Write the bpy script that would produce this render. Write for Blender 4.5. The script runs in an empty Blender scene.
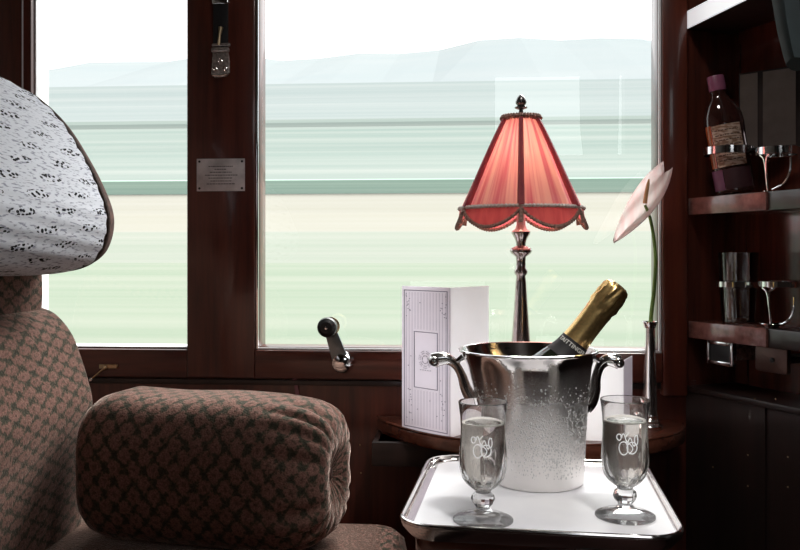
import bpy, bmesh, math, random
from mathutils import Vector, Matrix
random.seed(7)
PI = math.pi
sc = bpy.context.scene
COL = sc.collection
ZC = 1.10                                   # eye height
TH = math.radians(4)
CT, ST = math.cos(TH), math.sin(TH)

# ------------------------------------------------------------------ survey helpers
def ray(px, py):
    u = (px-400)/850; v = (255-py)/850
    return Vector((u*CT-ST, u*ST+CT, v))
def at_y(px, py, Y):
    r = ray(px, py); r = r*(Y/r.y); r.z += ZC; return r
def at_z(px, py, z):                        # z relative to the eye
    r = ray(px, py); r = r*(z/r.z); r.z += ZC; return r

# ------------------------------------------------------------------ object helpers
def O(name, bm, mat=None, parent=None, smooth=True, angle=35, local=False):
    bmesh.ops.recalc_face_normals(bm, faces=bm.faces[:])
    me = bpy.data.meshes.new(name)
    if parent is not None and not local:
        bmesh.ops.translate(bm, verts=bm.verts[:], vec=-parent.location)
    org = Vector((0, 0, 0))
    if parent is None and len(bm.verts):
        xs = [v.co.x for v in bm.verts]; ys = [v.co.y for v in bm.verts]; zs = [v.co.z for v in bm.verts]
        org = Vector(((min(xs)+max(xs))/2, (min(ys)+max(ys))/2, min(zs)))
        bmesh.ops.translate(bm, verts=bm.verts[:], vec=-org)
    bm.to_mesh(me); bm.free()
    if smooth:
        for p in me.polygons: p.use_smooth = True
        me.set_sharp_from_angle(angle=math.radians(angle))
    o = bpy.data.objects.new(name, me); COL.objects.link(o)
    if mat is not None: me.materials.append(mat)
    if parent is not None: o.parent = parent
    else: o.location = org
    return o
def T(name, label, cat, loc, group=None):
    o = bpy.data.objects.new(name, None); COL.objects.link(o)
    o.location = loc; o.empty_display_size = .05
    o['label'] = label; o['category'] = cat
    if group: o['group'] = group
    return o
def tag(o, label, cat, group=None):
    o['label'] = label; o['category'] = cat
    if group: o['group'] = group
    return o
def S(name, bm, mat, parent=None, **k):
    o = O(name, bm, mat, parent, **k)
    if parent is None: o['kind'] = 'structure'
    return o
def dup(root, loc, label):
    r = root.copy(); COL.objects.link(r); r.location = loc; r['label'] = label
    for ch in list(root.children):
        c = ch.copy(); COL.objects.link(c); c.parent = r
        for g in ch.children:
            d = g.copy(); COL.objects.link(d); d.parent = c
    return r

# ------------------------------------------------------------------ shape helpers
def BM(): return bmesh.new()
def merge(dst, src, M=None):
    me = bpy.data.meshes.new('tmp'); src.to_mesh(me); src.free()
    if M is not None: me.transform(M)
    dst.from_mesh(me); bpy.data.meshes.remove(me)
def box(bm, x0, x1, y0, y1, z0, z1, bev=0, seg=2, M=None):
    b = BM()
    bmesh.ops.create_cube(b, size=1, matrix=Matrix.Translation(((x0+x1)/2, (y0+y1)/2, (z0+z1)/2)) @ Matrix.Diagonal((abs(x1-x0), abs(y1-y0), abs(z1-z0), 1)))
    if bev: bmesh.ops.bevel(b, geom=b.edges[:], offset=bev, segments=seg, profile=.5, affect='EDGES')
    merge(bm, b, M); return bm
def lathe(bm, prof, seg=48, M=None, fn=None, close=False):
    """prof: list of (r,z); fn(r,z,ang)->r"""
    b = BM(); rings = []
    for r, z in prof:
        if r < 1e-6: rings.append([b.verts.new((0, 0, z))]); continue
        ring = []
        for k in range(seg):
            a = 2*PI*k/seg; rr = fn(r, z, a) if fn else r
            ring.append(b.verts.new((rr*math.cos(a), rr*math.sin(a), z)))
        rings.append(ring)
    for A, B in zip(rings, rings[1:]):
        for k in range(seg):
            a0 = A[k % len(A)]; a1 = A[(k+1) % len(A)]; b0 = B[k % len(B)]; b1 = B[(k+1) % len(B)]
            vs = []
            for v in (a0, a1, b1, b0):
                if v not in vs: vs.append(v)
            if len(vs) >= 3: b.faces.new(vs)
    merge(bm, b, M); return bm
def frame_of(d):
    d = d.normalized(); up = Vector((0, 0, 1)) if abs(d.z) < .95 else Vector((1, 0, 0))
    x = d.cross(up).normalized(); y = d.cross(x).normalized(); return x, y
def tube(bm, pts, rad, seg=12, cap=True, closed=False, flat=None):
    pts = [Vector(p) for p in pts]; n = len(pts)
    if not hasattr(rad, '__len__'): rad = [rad]*n
    rings = []; px = None
    for i, p in enumerate(pts):
        a = pts[(i-1) % n] if (closed or i > 0) else pts[i]; c = pts[(i+1) % n] if (closed or i < n-1) else pts[i]
        d = (c-a).normalized()
        if px is None: px, py = frame_of(d)
        else:
            px = (px - d*px.dot(d)).normalized(); py = d.cross(px).normalized()
        fx, fy = flat if flat else (1, 1)
        rings.append([bm.verts.new(p + rad[i]*(fx*px*math.cos(2*PI*k/seg) + fy*py*math.sin(2*PI*k/seg))) for k in range(seg)])
    rr = rings + ([rings[0]] if closed else [])
    for A, B in zip(rr, rr[1:]):
        for k in range(seg):
            bm.faces.new((A[k], A[(k+1) % seg], B[(k+1) % seg], B[k]))
    if cap and not closed:
        bm.faces.new(rings[0][::-1]); bm.faces.new(rings[-1])
    return bm
def ball(bm, c, r, sx=1, sy=1, sz=1, u=20, v=12):
    bmesh.ops.create_uvsphere(bm, u_segments=u, v_segments=v, radius=r, matrix=Matrix.Translation(c) @ Matrix.Diagonal((sx, sy, sz, 1))); return bm
def prism(bm, outline, z0, z1, bev=0, M=None, seg=2):
    b = BM(); vs = [b.verts.new((x, y, z0)) for x, y in outline]
    f = b.faces.new(vs); r = bmesh.ops.extrude_face_region(b, geom=[f])
    bmesh.ops.translate(b, verts=[g for g in r['geom'] if isinstance(g, bmesh.types.BMVert)], vec=(0, 0, z1-z0))
    if bev:
        es = [e for e in b.edges if abs(e.verts[0].co.z-e.verts[1].co.z) < 1e-6]
        bmesh.ops.bevel(b, geom=es, offset=bev, segments=seg, profile=.5, affect='EDGES')
    merge(bm, b, M); return bm
def rrect(x0, x1, y0, y1, r, n=8):
    out = []
    for cx, cy, a0 in ((x1-r, y1-r, 0), (x0+r, y1-r, 90), (x0+r, y0+r, 180), (x1-r, y0+r, 270)):
        for k in range(n+1):
            a = math.radians(a0+90*k/n); out.append((cx+r*math.cos(a), cy+r*math.sin(a)))
    return out
def catmull(P, n=6, closed=True):
    out = []; L = len(P); P = [Vector(p) for p in P]
    rng = range(L) if closed else range(L-1)
    for i in rng:
        g = (lambda k: P[k % L]) if closed else (lambda k: P[max(0, min(L-1, k))])
        p0, p1, p2, p3 = g(i-1), g(i), g(i+1), g(i+2)
        for k in range(n):
            t = k/n
            out.append(.5*((2*p1)+(p2-p0)*t+(2*p0-5*p1+4*p2-p3)*t*t+(3*p1-p0-3*p2+p3)*t**3))
    if not closed: out.append(P[-1])
    return out
def loft(bm, secs, closed_sec=True, caps=True, uv=True):
    """secs: list of equal-length lists of Vector; writes UV in metres"""
    n = len(secs[0]); rows = [[bm.verts.new(p) for p in s] for s in secs]
    lay = bm.loops.layers.uv.verify()
    mid = secs[len(secs)//2]; U = [0]
    for k in range(n): U.append(U[-1]+(mid[(k+1) % n]-mid[k]).length)
    cen = [sum(s, Vector())/n for s in secs]
    V = [0]
    for i in range(1, len(secs)): V.append(V[-1]+max((secs[i][n//4]-secs[i-1][n//4]).length, (cen[i]-cen[i-1]).length))
    m = n if closed_sec else n-1
    for i in range(len(secs)-1):
        for k in range(m):
            k2 = (k+1) % n
            f = bm.faces.new((rows[i][k], rows[i][k2], rows[i+1][k2], rows[i+1][k]))
            for l, (a, b) in zip(f.loops, ((U[k], V[i]), (U[k+1], V[i]), (U[k+1], V[i+1]), (U[k], V[i+1]))): l[lay].uv = (a, b)
    if caps and closed_sec:
        bm.faces.new(rows[0][::-1]); bm.faces.new(rows[-1])
    return bm
def text_bm(body, size, extrude=.0002, align='CENTER'):
    cu = bpy.data.curves.new('t', 'FONT'); cu.body = body; cu.size = size; cu.extrude = extrude
    cu.align_x = align; cu.align_y = 'CENTER'; cu.resolution_u = 3
    ob = bpy.data.objects.new('t', cu); COL.objects.link(ob)
    me = bpy.data.meshes.new_from_object(ob.evaluated_get(bpy.context.evaluated_depsgraph_get()))
    b = BM(); b.from_mesh(me)
    bpy.data.objects.remove(ob); bpy.data.curves.remove(cu); bpy.data.meshes.remove(me)
    return b

# ------------------------------------------------------------------ materials
MATS = {}
def new(name):
    m = bpy.data.materials.new(name); m.use_nodes = True
    nt = m.node_tree; b = nt.nodes['Principled BSDF']; return m, nt, b
def N(nt, typ, **k):
    n = nt.nodes.new(typ)
    for a, v in k.items(): setattr(n, a, v)
    return n
def setin(n, **k):
    for a, v in k.items():
        n.inputs[a.replace('_', ' ')].default_value = v
def ramp(nt, fac, stops):
    r = N(nt, 'ShaderNodeValToRGB'); el = r.color_ramp.elements
    while len(el) < len(stops): el.new(.5)
    for e, (p, c) in zip(el, stops): e.position = p; e.color = (*c, 1)
    nt.links.new(fac, r.inputs[0]); return r.outputs[0]
def noise(nt, scale=(1, 1, 1), s=5, detail=4, rough=.5, coord='Object'):
    tc = N(nt, 'ShaderNodeTexCoord'); mp = N(nt, 'ShaderNodeMapping'); mp.inputs['Scale'].default_value = scale
    nt.links.new(tc.outputs[coord], mp.inputs[0])
    nz = N(nt, 'ShaderNodeTexNoise'); nz.inputs['Scale'].default_value = s; nz.inputs['Detail'].default_value = detail; nz.inputs['Roughness'].default_value = rough
    nt.links.new(mp.outputs[0], nz.inputs[0]); return nz.outputs[0]
def bump(nt, b, h, strength=.2, dist=.001):
    bp = N(nt, 'ShaderNodeBump'); bp.inputs['Strength'].default_value = strength; bp.inputs['Distance'].default_value = dist
    nt.links.new(h, bp.inputs['Height']); nt.links.new(bp.outputs[0], b.inputs['Normal'])
def plain(name, col, rough=.5, metal=0, var=.12, s=30, **k):
    m, nt, b = new(name)
    nz = noise(nt, s=s)
    nt.links.new(ramp(nt, nz, [(.3, tuple(c*(1-var) for c in col)), (.7, tuple(min(1, c*(1+var)) for c in col))]), b.inputs['Base Color'])
    b.inputs['Roughness'].default_value = rough; b.inputs['Metallic'].default_value = metal
    for a, v in k.items(): b.inputs[a.replace('_', ' ')].default_value = v
    return m
def wood(name, c0, c1, scale, rough=.28, coat=.5):
    m, nt, b = new(name)
    nz = noise(nt, scale, 4, 6, .6)
    nt.links.new(ramp(nt, nz, [(.28, c0), (.72, c1)]), b.inputs['Base Color'])
    setin(b, Roughness=rough, Coat_Weight=coat, Coat_Roughness=.08)
    return m
WD0, WD1 = (.040, .011, .0085), (.125, .031, .019)
M_wood_v = wood('mahogany_upright', WD0, WD1, (14, 14, .9))
M_wood_h = wood('mahogany_level', WD0, WD1, (.9, 14, 14))
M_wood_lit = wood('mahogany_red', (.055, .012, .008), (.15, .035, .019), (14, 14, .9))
M_wood_gloss = wood('mahogany_gloss', (.06, .018, .013), (.15, .04, .024), (14, 14, .9), .12, 1.0)
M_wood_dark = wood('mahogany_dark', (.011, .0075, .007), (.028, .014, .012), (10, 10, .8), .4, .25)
M_wood_shelf = wood('mahogany_shelf', (.13, .05, .042), (.30, .13, .11), (1.5, 14, 14), .22, .8)
M_ledge = wood('mahogany_ledge', (.07, .02, .013), (.16, .055, .032), (1, 14, 14), .22, .8)
M_silver = plain('polished_silver', (.86, .84, .83), .13, 1, .05)
M_chrome = plain('chrome', (.82, .83, .84), .08, 1, .04)
M_pewter = plain('aged_silver', (.50, .44, .41), .3, .7, .45, 160)
M_lampsilver = plain('lamp_silver', (.55, .47, .46), .2, 1, .15, 90)
M_brass = plain('brass', (.55, .42, .26), .3, 1, .2)
M_gold = plain('gold_foil', (.88, .60, .25), .34, 1, .15, 200)
M_black = plain('black_leather', (.012, .012, .013), .4, 0, .2)
M_blacklabel = plain('black_label', (.010, .008, .009), .6, 0, .1)
M_ink = plain('ink', (.02, .02, .025), .6)
M_greyink = plain('grey_print', (.27, .26, .33), .7)
M_paleink = plain('pale_print', (.48, .46, .52), .8)
M_whiteink = plain('white_print', (.85, .83, .78), .5)
M_enamel = plain('white_enamel', (.84, .85, .87), .25, 0, .03)
M_ceil = plain('ceiling_cream', (.14, .10, .08), .6)
M_carpet = plain('carpet', (.05, .02, .018), .95, 0, .5, 60)
M_rubber = plain('black_rubber', (.01, .01, .011), .5)
M_tealcloth = plain('dark_teal_cloth', (.010, .018, .020), .9, 0, .3, 20)
M_etch_glow = plain('frosted_etching_glow', (.9, .9, .9), .7, 0, .02, Emission_Color=(1, 1, 1, 1), Emission_Strength=.3)  # own glow stands in for light scattered by the frosting
M_bead = plain('dark_olive_trim', (.07, .045, .035), .9, 0, .5, 220)
M_lace = plain('bronze_braid', (.36, .21, .17), .8, 0, .45, 260)
M_lacepale = plain('pale_rose_braid', (.88, .70, .66), .8, 0, .35, 260)

def glassmat(name, col=(1, 1, 1), ior=1.5, rough=0.0, clear=.4):
    m, nt, b = new(name); out = nt.nodes['Material Output']
    g = N(nt, 'ShaderNodeBsdfGlass'); g.inputs['Color'].default_value = (*col, 1); g.inputs['IOR'].default_value = ior; g.inputs['Roughness'].default_value = rough
    t = N(nt, 'ShaderNodeBsdfTransparent'); t.inputs[0].default_value = (*col, 1); mx = N(nt, 'ShaderNodeMixShader'); mx.inputs[0].default_value = clear
    nt.links.new(g.outputs[0], mx.inputs[1]); nt.links.new(t.outputs[0], mx.inputs[2]); nt.links.new(mx.outputs[0], out.inputs[0]); return m
M_crystal = glassmat('crystal', (1, 1, 1), 1.5, 0, .05)
def milky(m, f, col):
    nt = m.node_tree; out = nt.nodes['Material Output']; src = out.inputs[0].links[0].from_socket
    d = N(nt, 'ShaderNodeBsdfDiffuse'); tr = N(nt, 'ShaderNodeBsdfTranslucent'); ad = N(nt, 'ShaderNodeMixShader'); mx = N(nt, 'ShaderNodeMixShader')
    for q in (d, tr): q.inputs[0].default_value = (*col, 1)
    ad.inputs[0].default_value = .5; mx.inputs[0].default_value = f
    nt.links.new(d.outputs[0], ad.inputs[1]); nt.links.new(tr.outputs[0], ad.inputs[2]); nt.links.new(src, mx.inputs[1]); nt.links.new(ad.outputs[0], mx.inputs[2]); nt.links.new(mx.outputs[0], out.inputs[0])
M_wine = glassmat('champagne', (1, .995, .97), 1.34, 0, 0.05); milky(M_wine, .07, (.98, .95, .86))
M_bottleglass = plain('dark_bottle_glass', (.012, .016, .010), .06, 0, .1, Coat_Weight=.5)
M_thin = None
def thinglass(name, fac=.09, tint=(.97, .99, .985)):
    m, nt, b = new(name); out = nt.nodes['Material Output']
    t = N(nt, 'ShaderNodeBsdfTransparent'); t.inputs[0].default_value = (*tint, 1)
    g = N(nt, 'ShaderNodeBsdfGlossy'); g.inputs['Roughness'].default_value = .0
    fr = N(nt, 'ShaderNodeFresnel'); fr.inputs[0].default_value = 1.5
    ma = N(nt, 'ShaderNodeMath', operation='MULTIPLY'); ma.inputs[1].default_value = fac/.04
    mx = N(nt, 'ShaderNodeMixShader')
    nt.links.new(fr.outputs[0], ma.inputs[0]); nt.links.new(ma.outputs[0], mx.inputs[0]); nt.links.new(t.outputs[0], mx.inputs[1]); nt.links.new(g.outputs[0], mx.inputs[2])
    nt.links.new(mx.outputs[0], out.inputs[0]); return m
M_foot = thinglass('crystal_foot', .035, (.99, .99, .99))
M_pane = thinglass('window_glass', .07)
M_tumbler = thinglass('tumbler_glass', .12, (.93, .94, .95))

def M2(nt, op, a, b=None, c=None):
    n = N(nt, 'ShaderNodeMath', operation=op)
    for i, v in enumerate((a, b, c)):
        if v is None: continue
        if isinstance(v, (int, float)): n.inputs[i].default_value = v
        else: nt.links.new(v, n.inputs[i])
    return n.outputs[0]
def uvmap(nt, scale, loc=(0, 0, 0), rot=0):
    tc = N(nt, 'ShaderNodeTexCoord'); mp = N(nt, 'ShaderNodeMapping')
    mp.inputs['Scale'].default_value = scale; mp.inputs['Location'].default_value = loc; mp.inputs['Rotation'].default_value = (0, 0, rot)
    nt.links.new(tc.outputs['UV'], mp.inputs[0]); return mp.outputs[0]
def cell(nt, vec):
    v = N(nt, 'ShaderNodeTexVoronoi'); v.voronoi_dimensions = '2D'; v.inputs['Randomness'].default_value = 0; v.inputs['Scale'].default_value = 1
    nt.links.new(vec, v.inputs['Vector']); return v
def fabric(name, su, sv, dark=1.0, rot=0):
    m, nt, b = new(name)
    A = cell(nt, uvmap(nt, (su, sv, 1), rot=rot)); B = cell(nt, uvmap(nt, (su, sv, 1), (.5, .5, 0), rot=rot))
    d = M2(nt, 'MINIMUM', A.outputs['Distance'], B.outputs['Distance'])
    nz = noise(nt, s=150, detail=3); nz2 = noise(nt, s=420, detail=2)
    dd = M2(nt, 'ADD', d, M2(nt, 'MULTIPLY', M2(nt, 'SUBTRACT', nz, .5), .62))
    D = dark
    col = ramp(nt, dd, [(.02, (.22*D, .135*D, .105*D)), (.14, (.40*D, .21*D, .17*D)), (.27, (.34*D, .19*D, .15*D)), (.36, (.12*D, .105*D, .075*D)), (.5, (.075*D, .075*D, .055*D))])
    mx = N(nt, 'ShaderNodeMix', data_type='RGBA', blend_type='MULTIPLY'); mx.inputs[0].default_value = .8
    nt.links.new(col, mx.inputs[6]); nt.links.new(ramp(nt, nz2, [(.3, (.45, .45, .45)), (.65, (1.3, 1.3, 1.3))]), mx.inputs[7])
    nt.links.new(mx.outputs[2], b.inputs['Base Color'])
    setin(b, Roughness=.9, Sheen_Weight=1.0, Sheen_Roughness=.22, Sheen_Tint=(1, .78, .68, 1), Specular_IOR_Level=.1)
    bump(nt, b, M2(nt, 'ADD', nz2, M2(nt, 'MULTIPLY', dd, -1.5)), .5, .002)
    return m
M_fab_arm = fabric('rose_moquette', 25, 30, .6)
M_fab_back = fabric('rose_moquette_back', 40, 19, .55)
M_fab_plain = plain('moquette_brown', (.10, .05, .04), .95, 0, .5, 90)  # plain dark brown fabric of the headrest and button

def scriptcloth():
    m, nt, b = new('script_print_linen')
    su, sv = 20, 8
    masks = []
    for off in ((0, 0, 0), (.5, .5, 0)):
        v = cell(nt, uvmap(nt, (su, sv, 1), off, .12))
        sp = N(nt, 'ShaderNodeSeparateXYZ'); sb = N(nt, 'ShaderNodeVectorMath', operation='SUBTRACT')
        vec = v.inputs['Vector'].links[0].from_socket
        nt.links.new(vec, sb.inputs[0]); nt.links.new(v.outputs['Position'], sb.inputs[1]); nt.links.new(sb.outputs[0], sp.inputs[0])
        # a word: wide along v, thin along u
        du = M2(nt, 'MULTIPLY', M2(nt, 'ABSOLUTE', sp.outputs[0]), 9.0); dv = M2(nt, 'MULTIPLY', M2(nt, 'ABSOLUTE', sp.outputs[1]), 3.7)
        masks.append(M2(nt, 'LESS_THAN', M2(nt, 'ADD', M2(nt, 'MULTIPLY', du, du), M2(nt, 'MULTIPLY', dv, dv)), 1.0))
    word = M2(nt, 'MAXIMUM', masks[0], masks[1])
    w = N(nt, 'ShaderNodeTexVoronoi'); w.voronoi_dimensions = '2D'; w.inputs['Scale'].default_value = 1; w.feature = 'F1'
    nt.links.new(uvmap(nt, (190, 90, 1), rot=.15), w.inputs['Vector'])
    letter = M2(nt, 'LESS_THAN', w.outputs['Distance'], .35)
    f = M2(nt, 'MULTIPLY', word, letter)
    # fine slanting hatch
    wv = N(nt, 'ShaderNodeTexNoise'); wv.inputs['Scale'].default_value = 1; wv.inputs['Detail'].default_value = 2
    nt.links.new(uvmap(nt, (330, 60, 1), rot=.75), wv.inputs[0])
    hatch = ramp(nt, wv.outputs[0], [(.36, (.34, .35, .43)), (.46, (.74, .76, .83))])
    mx = N(nt, 'ShaderNodeMix', data_type='RGBA'); nt.links.new(f, mx.inputs[0]); nt.links.new(hatch, mx.inputs[6]); mx.inputs[7].default_value = (.012, .012, .016, 1)
    nt.links.new(mx.outputs[2], b.inputs['Base Color']); setin(b, Roughness=.9, Specular_IOR_Level=.1)
    return m
M_script = scriptcloth()

def linen():
    m, nt, b = new('white_linen')
    nz = noise(nt, s=9, detail=4)
    nt.links.new(ramp(nt, nz, [(.3, (.80, .80, .84)), (.7, (.90, .90, .92))]), b.inputs['Base Color']); setin(b, Roughness=.85, Specular_IOR_Level=.15)
    bump(nt, b, noise(nt, s=14, detail=5), .5, .004); return m
M_linen = linen()

def paper(name, col, trans=.35):
    m, nt, b = new(name); out = nt.nodes['Material Output']
    tr = N(nt, 'ShaderNodeBsdfTranslucent'); tr.inputs[0].default_value = (*col, 1)
    nz = noise(nt, s=40); nt.links.new(ramp(nt, nz, [(.3, tuple(c*.96 for c in col)), (.7, col)]), b.inputs['Base Color']); setin(b, Roughness=.6)
    mx = N(nt, 'ShaderNodeMixShader'); mx.inputs[0].default_value = trans
    nt.links.new(b.outputs[0], mx.inputs[1]); nt.links.new(tr.outputs[0], mx.inputs[2]); nt.links.new(mx.outputs[0], out.inputs[0]); return m
M_card = paper('lilac_card', (.86, .83, .88), .5)
M_white = paper('white_card', (.95, .94, .95), .6)

def streak(nt, freq):
    tc = N(nt, 'ShaderNodeTexCoord'); sp = N(nt, 'ShaderNodeSeparateXYZ'); nt.links.new(tc.outputs['Object'], sp.inputs[0])
    an = M2(nt, 'ARCTAN2', sp.outputs[0], sp.outputs[1]); nz = N(nt, 'ShaderNodeTexNoise'); nz.noise_dimensions = '2D'; nz.inputs['Scale'].default_value = 1; nz.inputs['Detail'].default_value = 3
    cb = N(nt, 'ShaderNodeCombineXYZ'); nt.links.new(M2(nt, 'MULTIPLY', an, freq), cb.inputs[0]); nt.links.new(M2(nt, 'MULTIPLY', sp.outputs[2], 3), cb.inputs[1]); nt.links.new(cb.outputs[0], nz.inputs[0]); return nz.outputs[0]
def silk(name, c0, c1, trans=.55, seg=0):
    m, nt, b = new(name); out = nt.nodes['Material Output']
    nz = streak(nt, 9) if name == 'coral_silk' else noise(nt, (1, 1, .12), 70, 4)
    col = ramp(nt, nz, [(.36, c0), (.6, c1)])
    tr = N(nt, 'ShaderNodeBsdfTranslucent'); nt.links.new(col, tr.inputs[0]); nt.links.new(col, b.inputs['Base Color']); setin(b, Roughness=.6, Sheen_Weight=.2)
    mx = N(nt, 'ShaderNodeMixShader'); mx.inputs[0].default_value = trans
    nt.links.new(b.outputs[0], mx.inputs[1]); nt.links.new(tr.outputs[0], mx.inputs[2]); nt.links.new(mx.outputs[0], out.inputs[0]); return m
M_silk = silk('coral_silk', (.72, .20, .24), (.95, .54, .46), .6)
M_silk_rib = silk('deep_rose_silk', (.42, .07, .10), (.55, .11, .13), .4)
M_silk_low = silk('crimson_silk', (.62, .10, .11), (.74, .15, .15), .5)
M_petal = silk('pale_pink_petal', (.97, .80, .79), (.99, .93, .92), .72)
M_stem = plain('green_stem', (.16, .26, .06), .45, 0, .2)
M_spadix = plain('yellow_spadix', (.75, .45, .22), .6, 0, .15)

def bucketmat():
    m, nt, b = new('chilled_silver')
    tc = N(nt, 'ShaderNodeTexCoord'); sp = N(nt, 'ShaderNodeSeparateXYZ'); nt.links.new(tc.outputs['Object'], sp.inputs[0])
    mr = N(nt, 'ShaderNodeMapRange'); mr.inputs[1].default_value = .190; mr.inputs[2].default_value = .075
    nt.links.new(M2(nt, 'ADD', sp.outputs[2], M2(nt, 'MULTIPLY', M2(nt, 'SUBTRACT', noise(nt, s=22, detail=5), .5), .06)), mr.inputs[0])
    fac = mr.outputs[0]
    nt.links.new(ramp(nt, fac, [(0, (.84, .80, .78)), (1, (.93, .90, .88))]), b.inputs['Base Color'])
    nt.links.new(M2(nt, 'MULTIPLY_ADD', fac, .36, .09), b.inputs['Roughness'])
    nt.links.new(M2(nt, 'MULTIPLY_ADD', fac, -.35, 1.0), b.inputs['Metallic'])
    bump(nt, b, noise(nt, s=260, detail=3), .12, .001)
    return m
M_bucket = bucketmat()
M_drop = plain('water', (.90, .88, .87), .15, .3, .05)
M_amber = plain('amber_whisky', (.30, .07, .02), .05, 0, .2, Coat_Weight=1.0)
M_bottleclear = plain('smoky_bottle', (.035, .012, .010), .06, 0, .3, Coat_Weight=1.0)
def labelmat(name, c0, c1, s=120):
    m, nt, b = new(name)
    nt.links.new(ramp(nt, noise(nt, (.35, .35, 1), s, 3), [(.42, c0), (.56, c1)]), b.inputs['Base Color']); setin(b, Roughness=.6); return m
M_label = labelmat('beige_label', (.28, .16, .10), (.62, .48, .38), 240)
M_purple = plain('plum_label', (.16, .05, .11), .5, 0, .3)
M_cap = plain('plum_cap', (.26, .08, .15), .4, 0, .15)

# ------------------------------------------------------------------ countryside outside
def land(name, c0, c1, sx=.02, sy=1.2, rows=1.0):
    m, nt, b = new(name)
    nz = noise(nt, (sx, sy, sy*2), rows, 5, .6)
    nt.links.new(ramp(nt, nz, [(.3, c0), (.7, c1)]), b.inputs['Base Color']); setin(b, Roughness=1, Specular_IOR_Level=0); return m
def strip(name, prof, mat, ridge=None, half=260):
    """prof: (distance, height above eye) points, run along the track"""
    bm = BM(); nx = 2 if not ridge else 90; rows = []
    for d, z in prof:
        row = []
        for i in range(nx):
            x = -half+2*half*i/(nx-1)
            row.append(bm.verts.new((x, 1.8+d, ZC+z+(ridge(x)*(1 if (d, z) == prof[-1] else .3) if ridge else 0))))
        rows.append(row)
    for A, B in zip(rows, rows[1:]):
        for i in range(nx-1): bm.faces.new((A[i], A[i+1], B[i+1], B[i]))
    return S(name, bm, mat, smooth=False)
L_near = land('pale_green_crop', (0.161, 0.198, 0.151), (0.210, 0.226, 0.188), .01, .7)
L_mead = land('meadow_crop', (0.188, 0.215, 0.178), (0.237, 0.242, 0.215), .01, .5)
L_wheat = land('cream_stubble', (0.242, 0.234, 0.198), (0.266, 0.258, 0.231), .01, .35)
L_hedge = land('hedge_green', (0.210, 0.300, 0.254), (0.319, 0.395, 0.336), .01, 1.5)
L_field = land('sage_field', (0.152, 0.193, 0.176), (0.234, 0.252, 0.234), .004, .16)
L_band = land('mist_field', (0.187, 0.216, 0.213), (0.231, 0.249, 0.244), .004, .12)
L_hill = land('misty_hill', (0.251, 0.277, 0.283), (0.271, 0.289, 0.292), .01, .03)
strip('field', [(1.0, -1.6), (10, -1.02), (30, -.30)], L_near)
strip('field', [(30, -.30), (36, .45), (43, 1.25)], L_mead)
strip('field', [(43, 1.25), (52, 2.7), (60, 4.5)], L_wheat)
strip('hedge', [(60, 4.5), (60.2, 5.5), (61.5, 5.7)], L_hedge)
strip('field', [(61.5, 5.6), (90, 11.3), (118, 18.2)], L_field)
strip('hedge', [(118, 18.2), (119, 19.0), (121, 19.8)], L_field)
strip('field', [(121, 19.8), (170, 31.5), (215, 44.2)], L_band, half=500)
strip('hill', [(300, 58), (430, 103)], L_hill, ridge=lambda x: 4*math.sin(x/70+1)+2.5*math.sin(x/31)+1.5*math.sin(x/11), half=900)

# ------------------------------------------------------------------ the room shell
YW = 1.8
WL = -.924; WR = at_y(660, 300, YW).x       # left of window 1, right of window 2
P1 = at_y(190, 300, YW).x; P2 = at_y(257, 300, YW).x
ZS = ZC-.200; ZT = ZC+.80                   # glass opening bottom and top
A = Vector((at_y(686, 300, YW).x, YW, 0))   # corner with the oblique partition
PA = math.radians(27)
D = Vector((math.sin(PA), -math.cos(PA), 0)); BK = Vector((math.cos(PA), math.sin(PA), 0))   # along / into the niche
CEIL = ZC+1.12
b = BM()
box(b, -1.25, A.x+.02, YW, YW+.10, 0, ZS-.06)
box(b, -1.25, A.x+.02, YW, YW+.10, ZT+.06, CEIL)
box(b, -1.25, WL-.03, YW, YW+.10, ZS-.06, ZT+.06)
S('wall_window', b, M_wood_v, smooth=False)
b = BM(); box(b, P1, P2, YW-.022, YW+.06, ZS-.062, ZT+.06, .004); S('trim_1', b, M_wood_v)          # post between the windows
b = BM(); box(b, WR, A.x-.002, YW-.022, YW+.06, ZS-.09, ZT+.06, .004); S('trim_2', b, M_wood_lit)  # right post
b = BM(); box(b, WL-.15, WL, YW-.022, YW+.06, ZS-.05, ZT+.06, .004); S('trim_3', b, M_wood_v)      # left post
b = BM(); box(b, -1.25, WL-.15, YW-.0215, YW+.06, ZS-.062, ZS-.002, .003); box(b, WL-.15, P1, YW-.0215, YW+.06, ZS-.062, ZS-.002, .003); box(b, P2, WR, YW-.0215, YW+.06, ZS-.062, ZS-.002, .003); S('trim_4', b, M_wood_h)     # sill rail
b = BM(); box(b, -1.25, A.x-.002, YW-.010, YW, ZS-.078, ZS-.066, .002); S('trim_5', b, M_wood_dark)     # groove bead
xL = at_y(28, 100, YW).x
b = BM(); box(b, xL-.0012, xL+.0012, YW-.0245, YW-.021, ZS, ZT, 0); S('trim_6', b, M_enamel, smooth=False)
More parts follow.
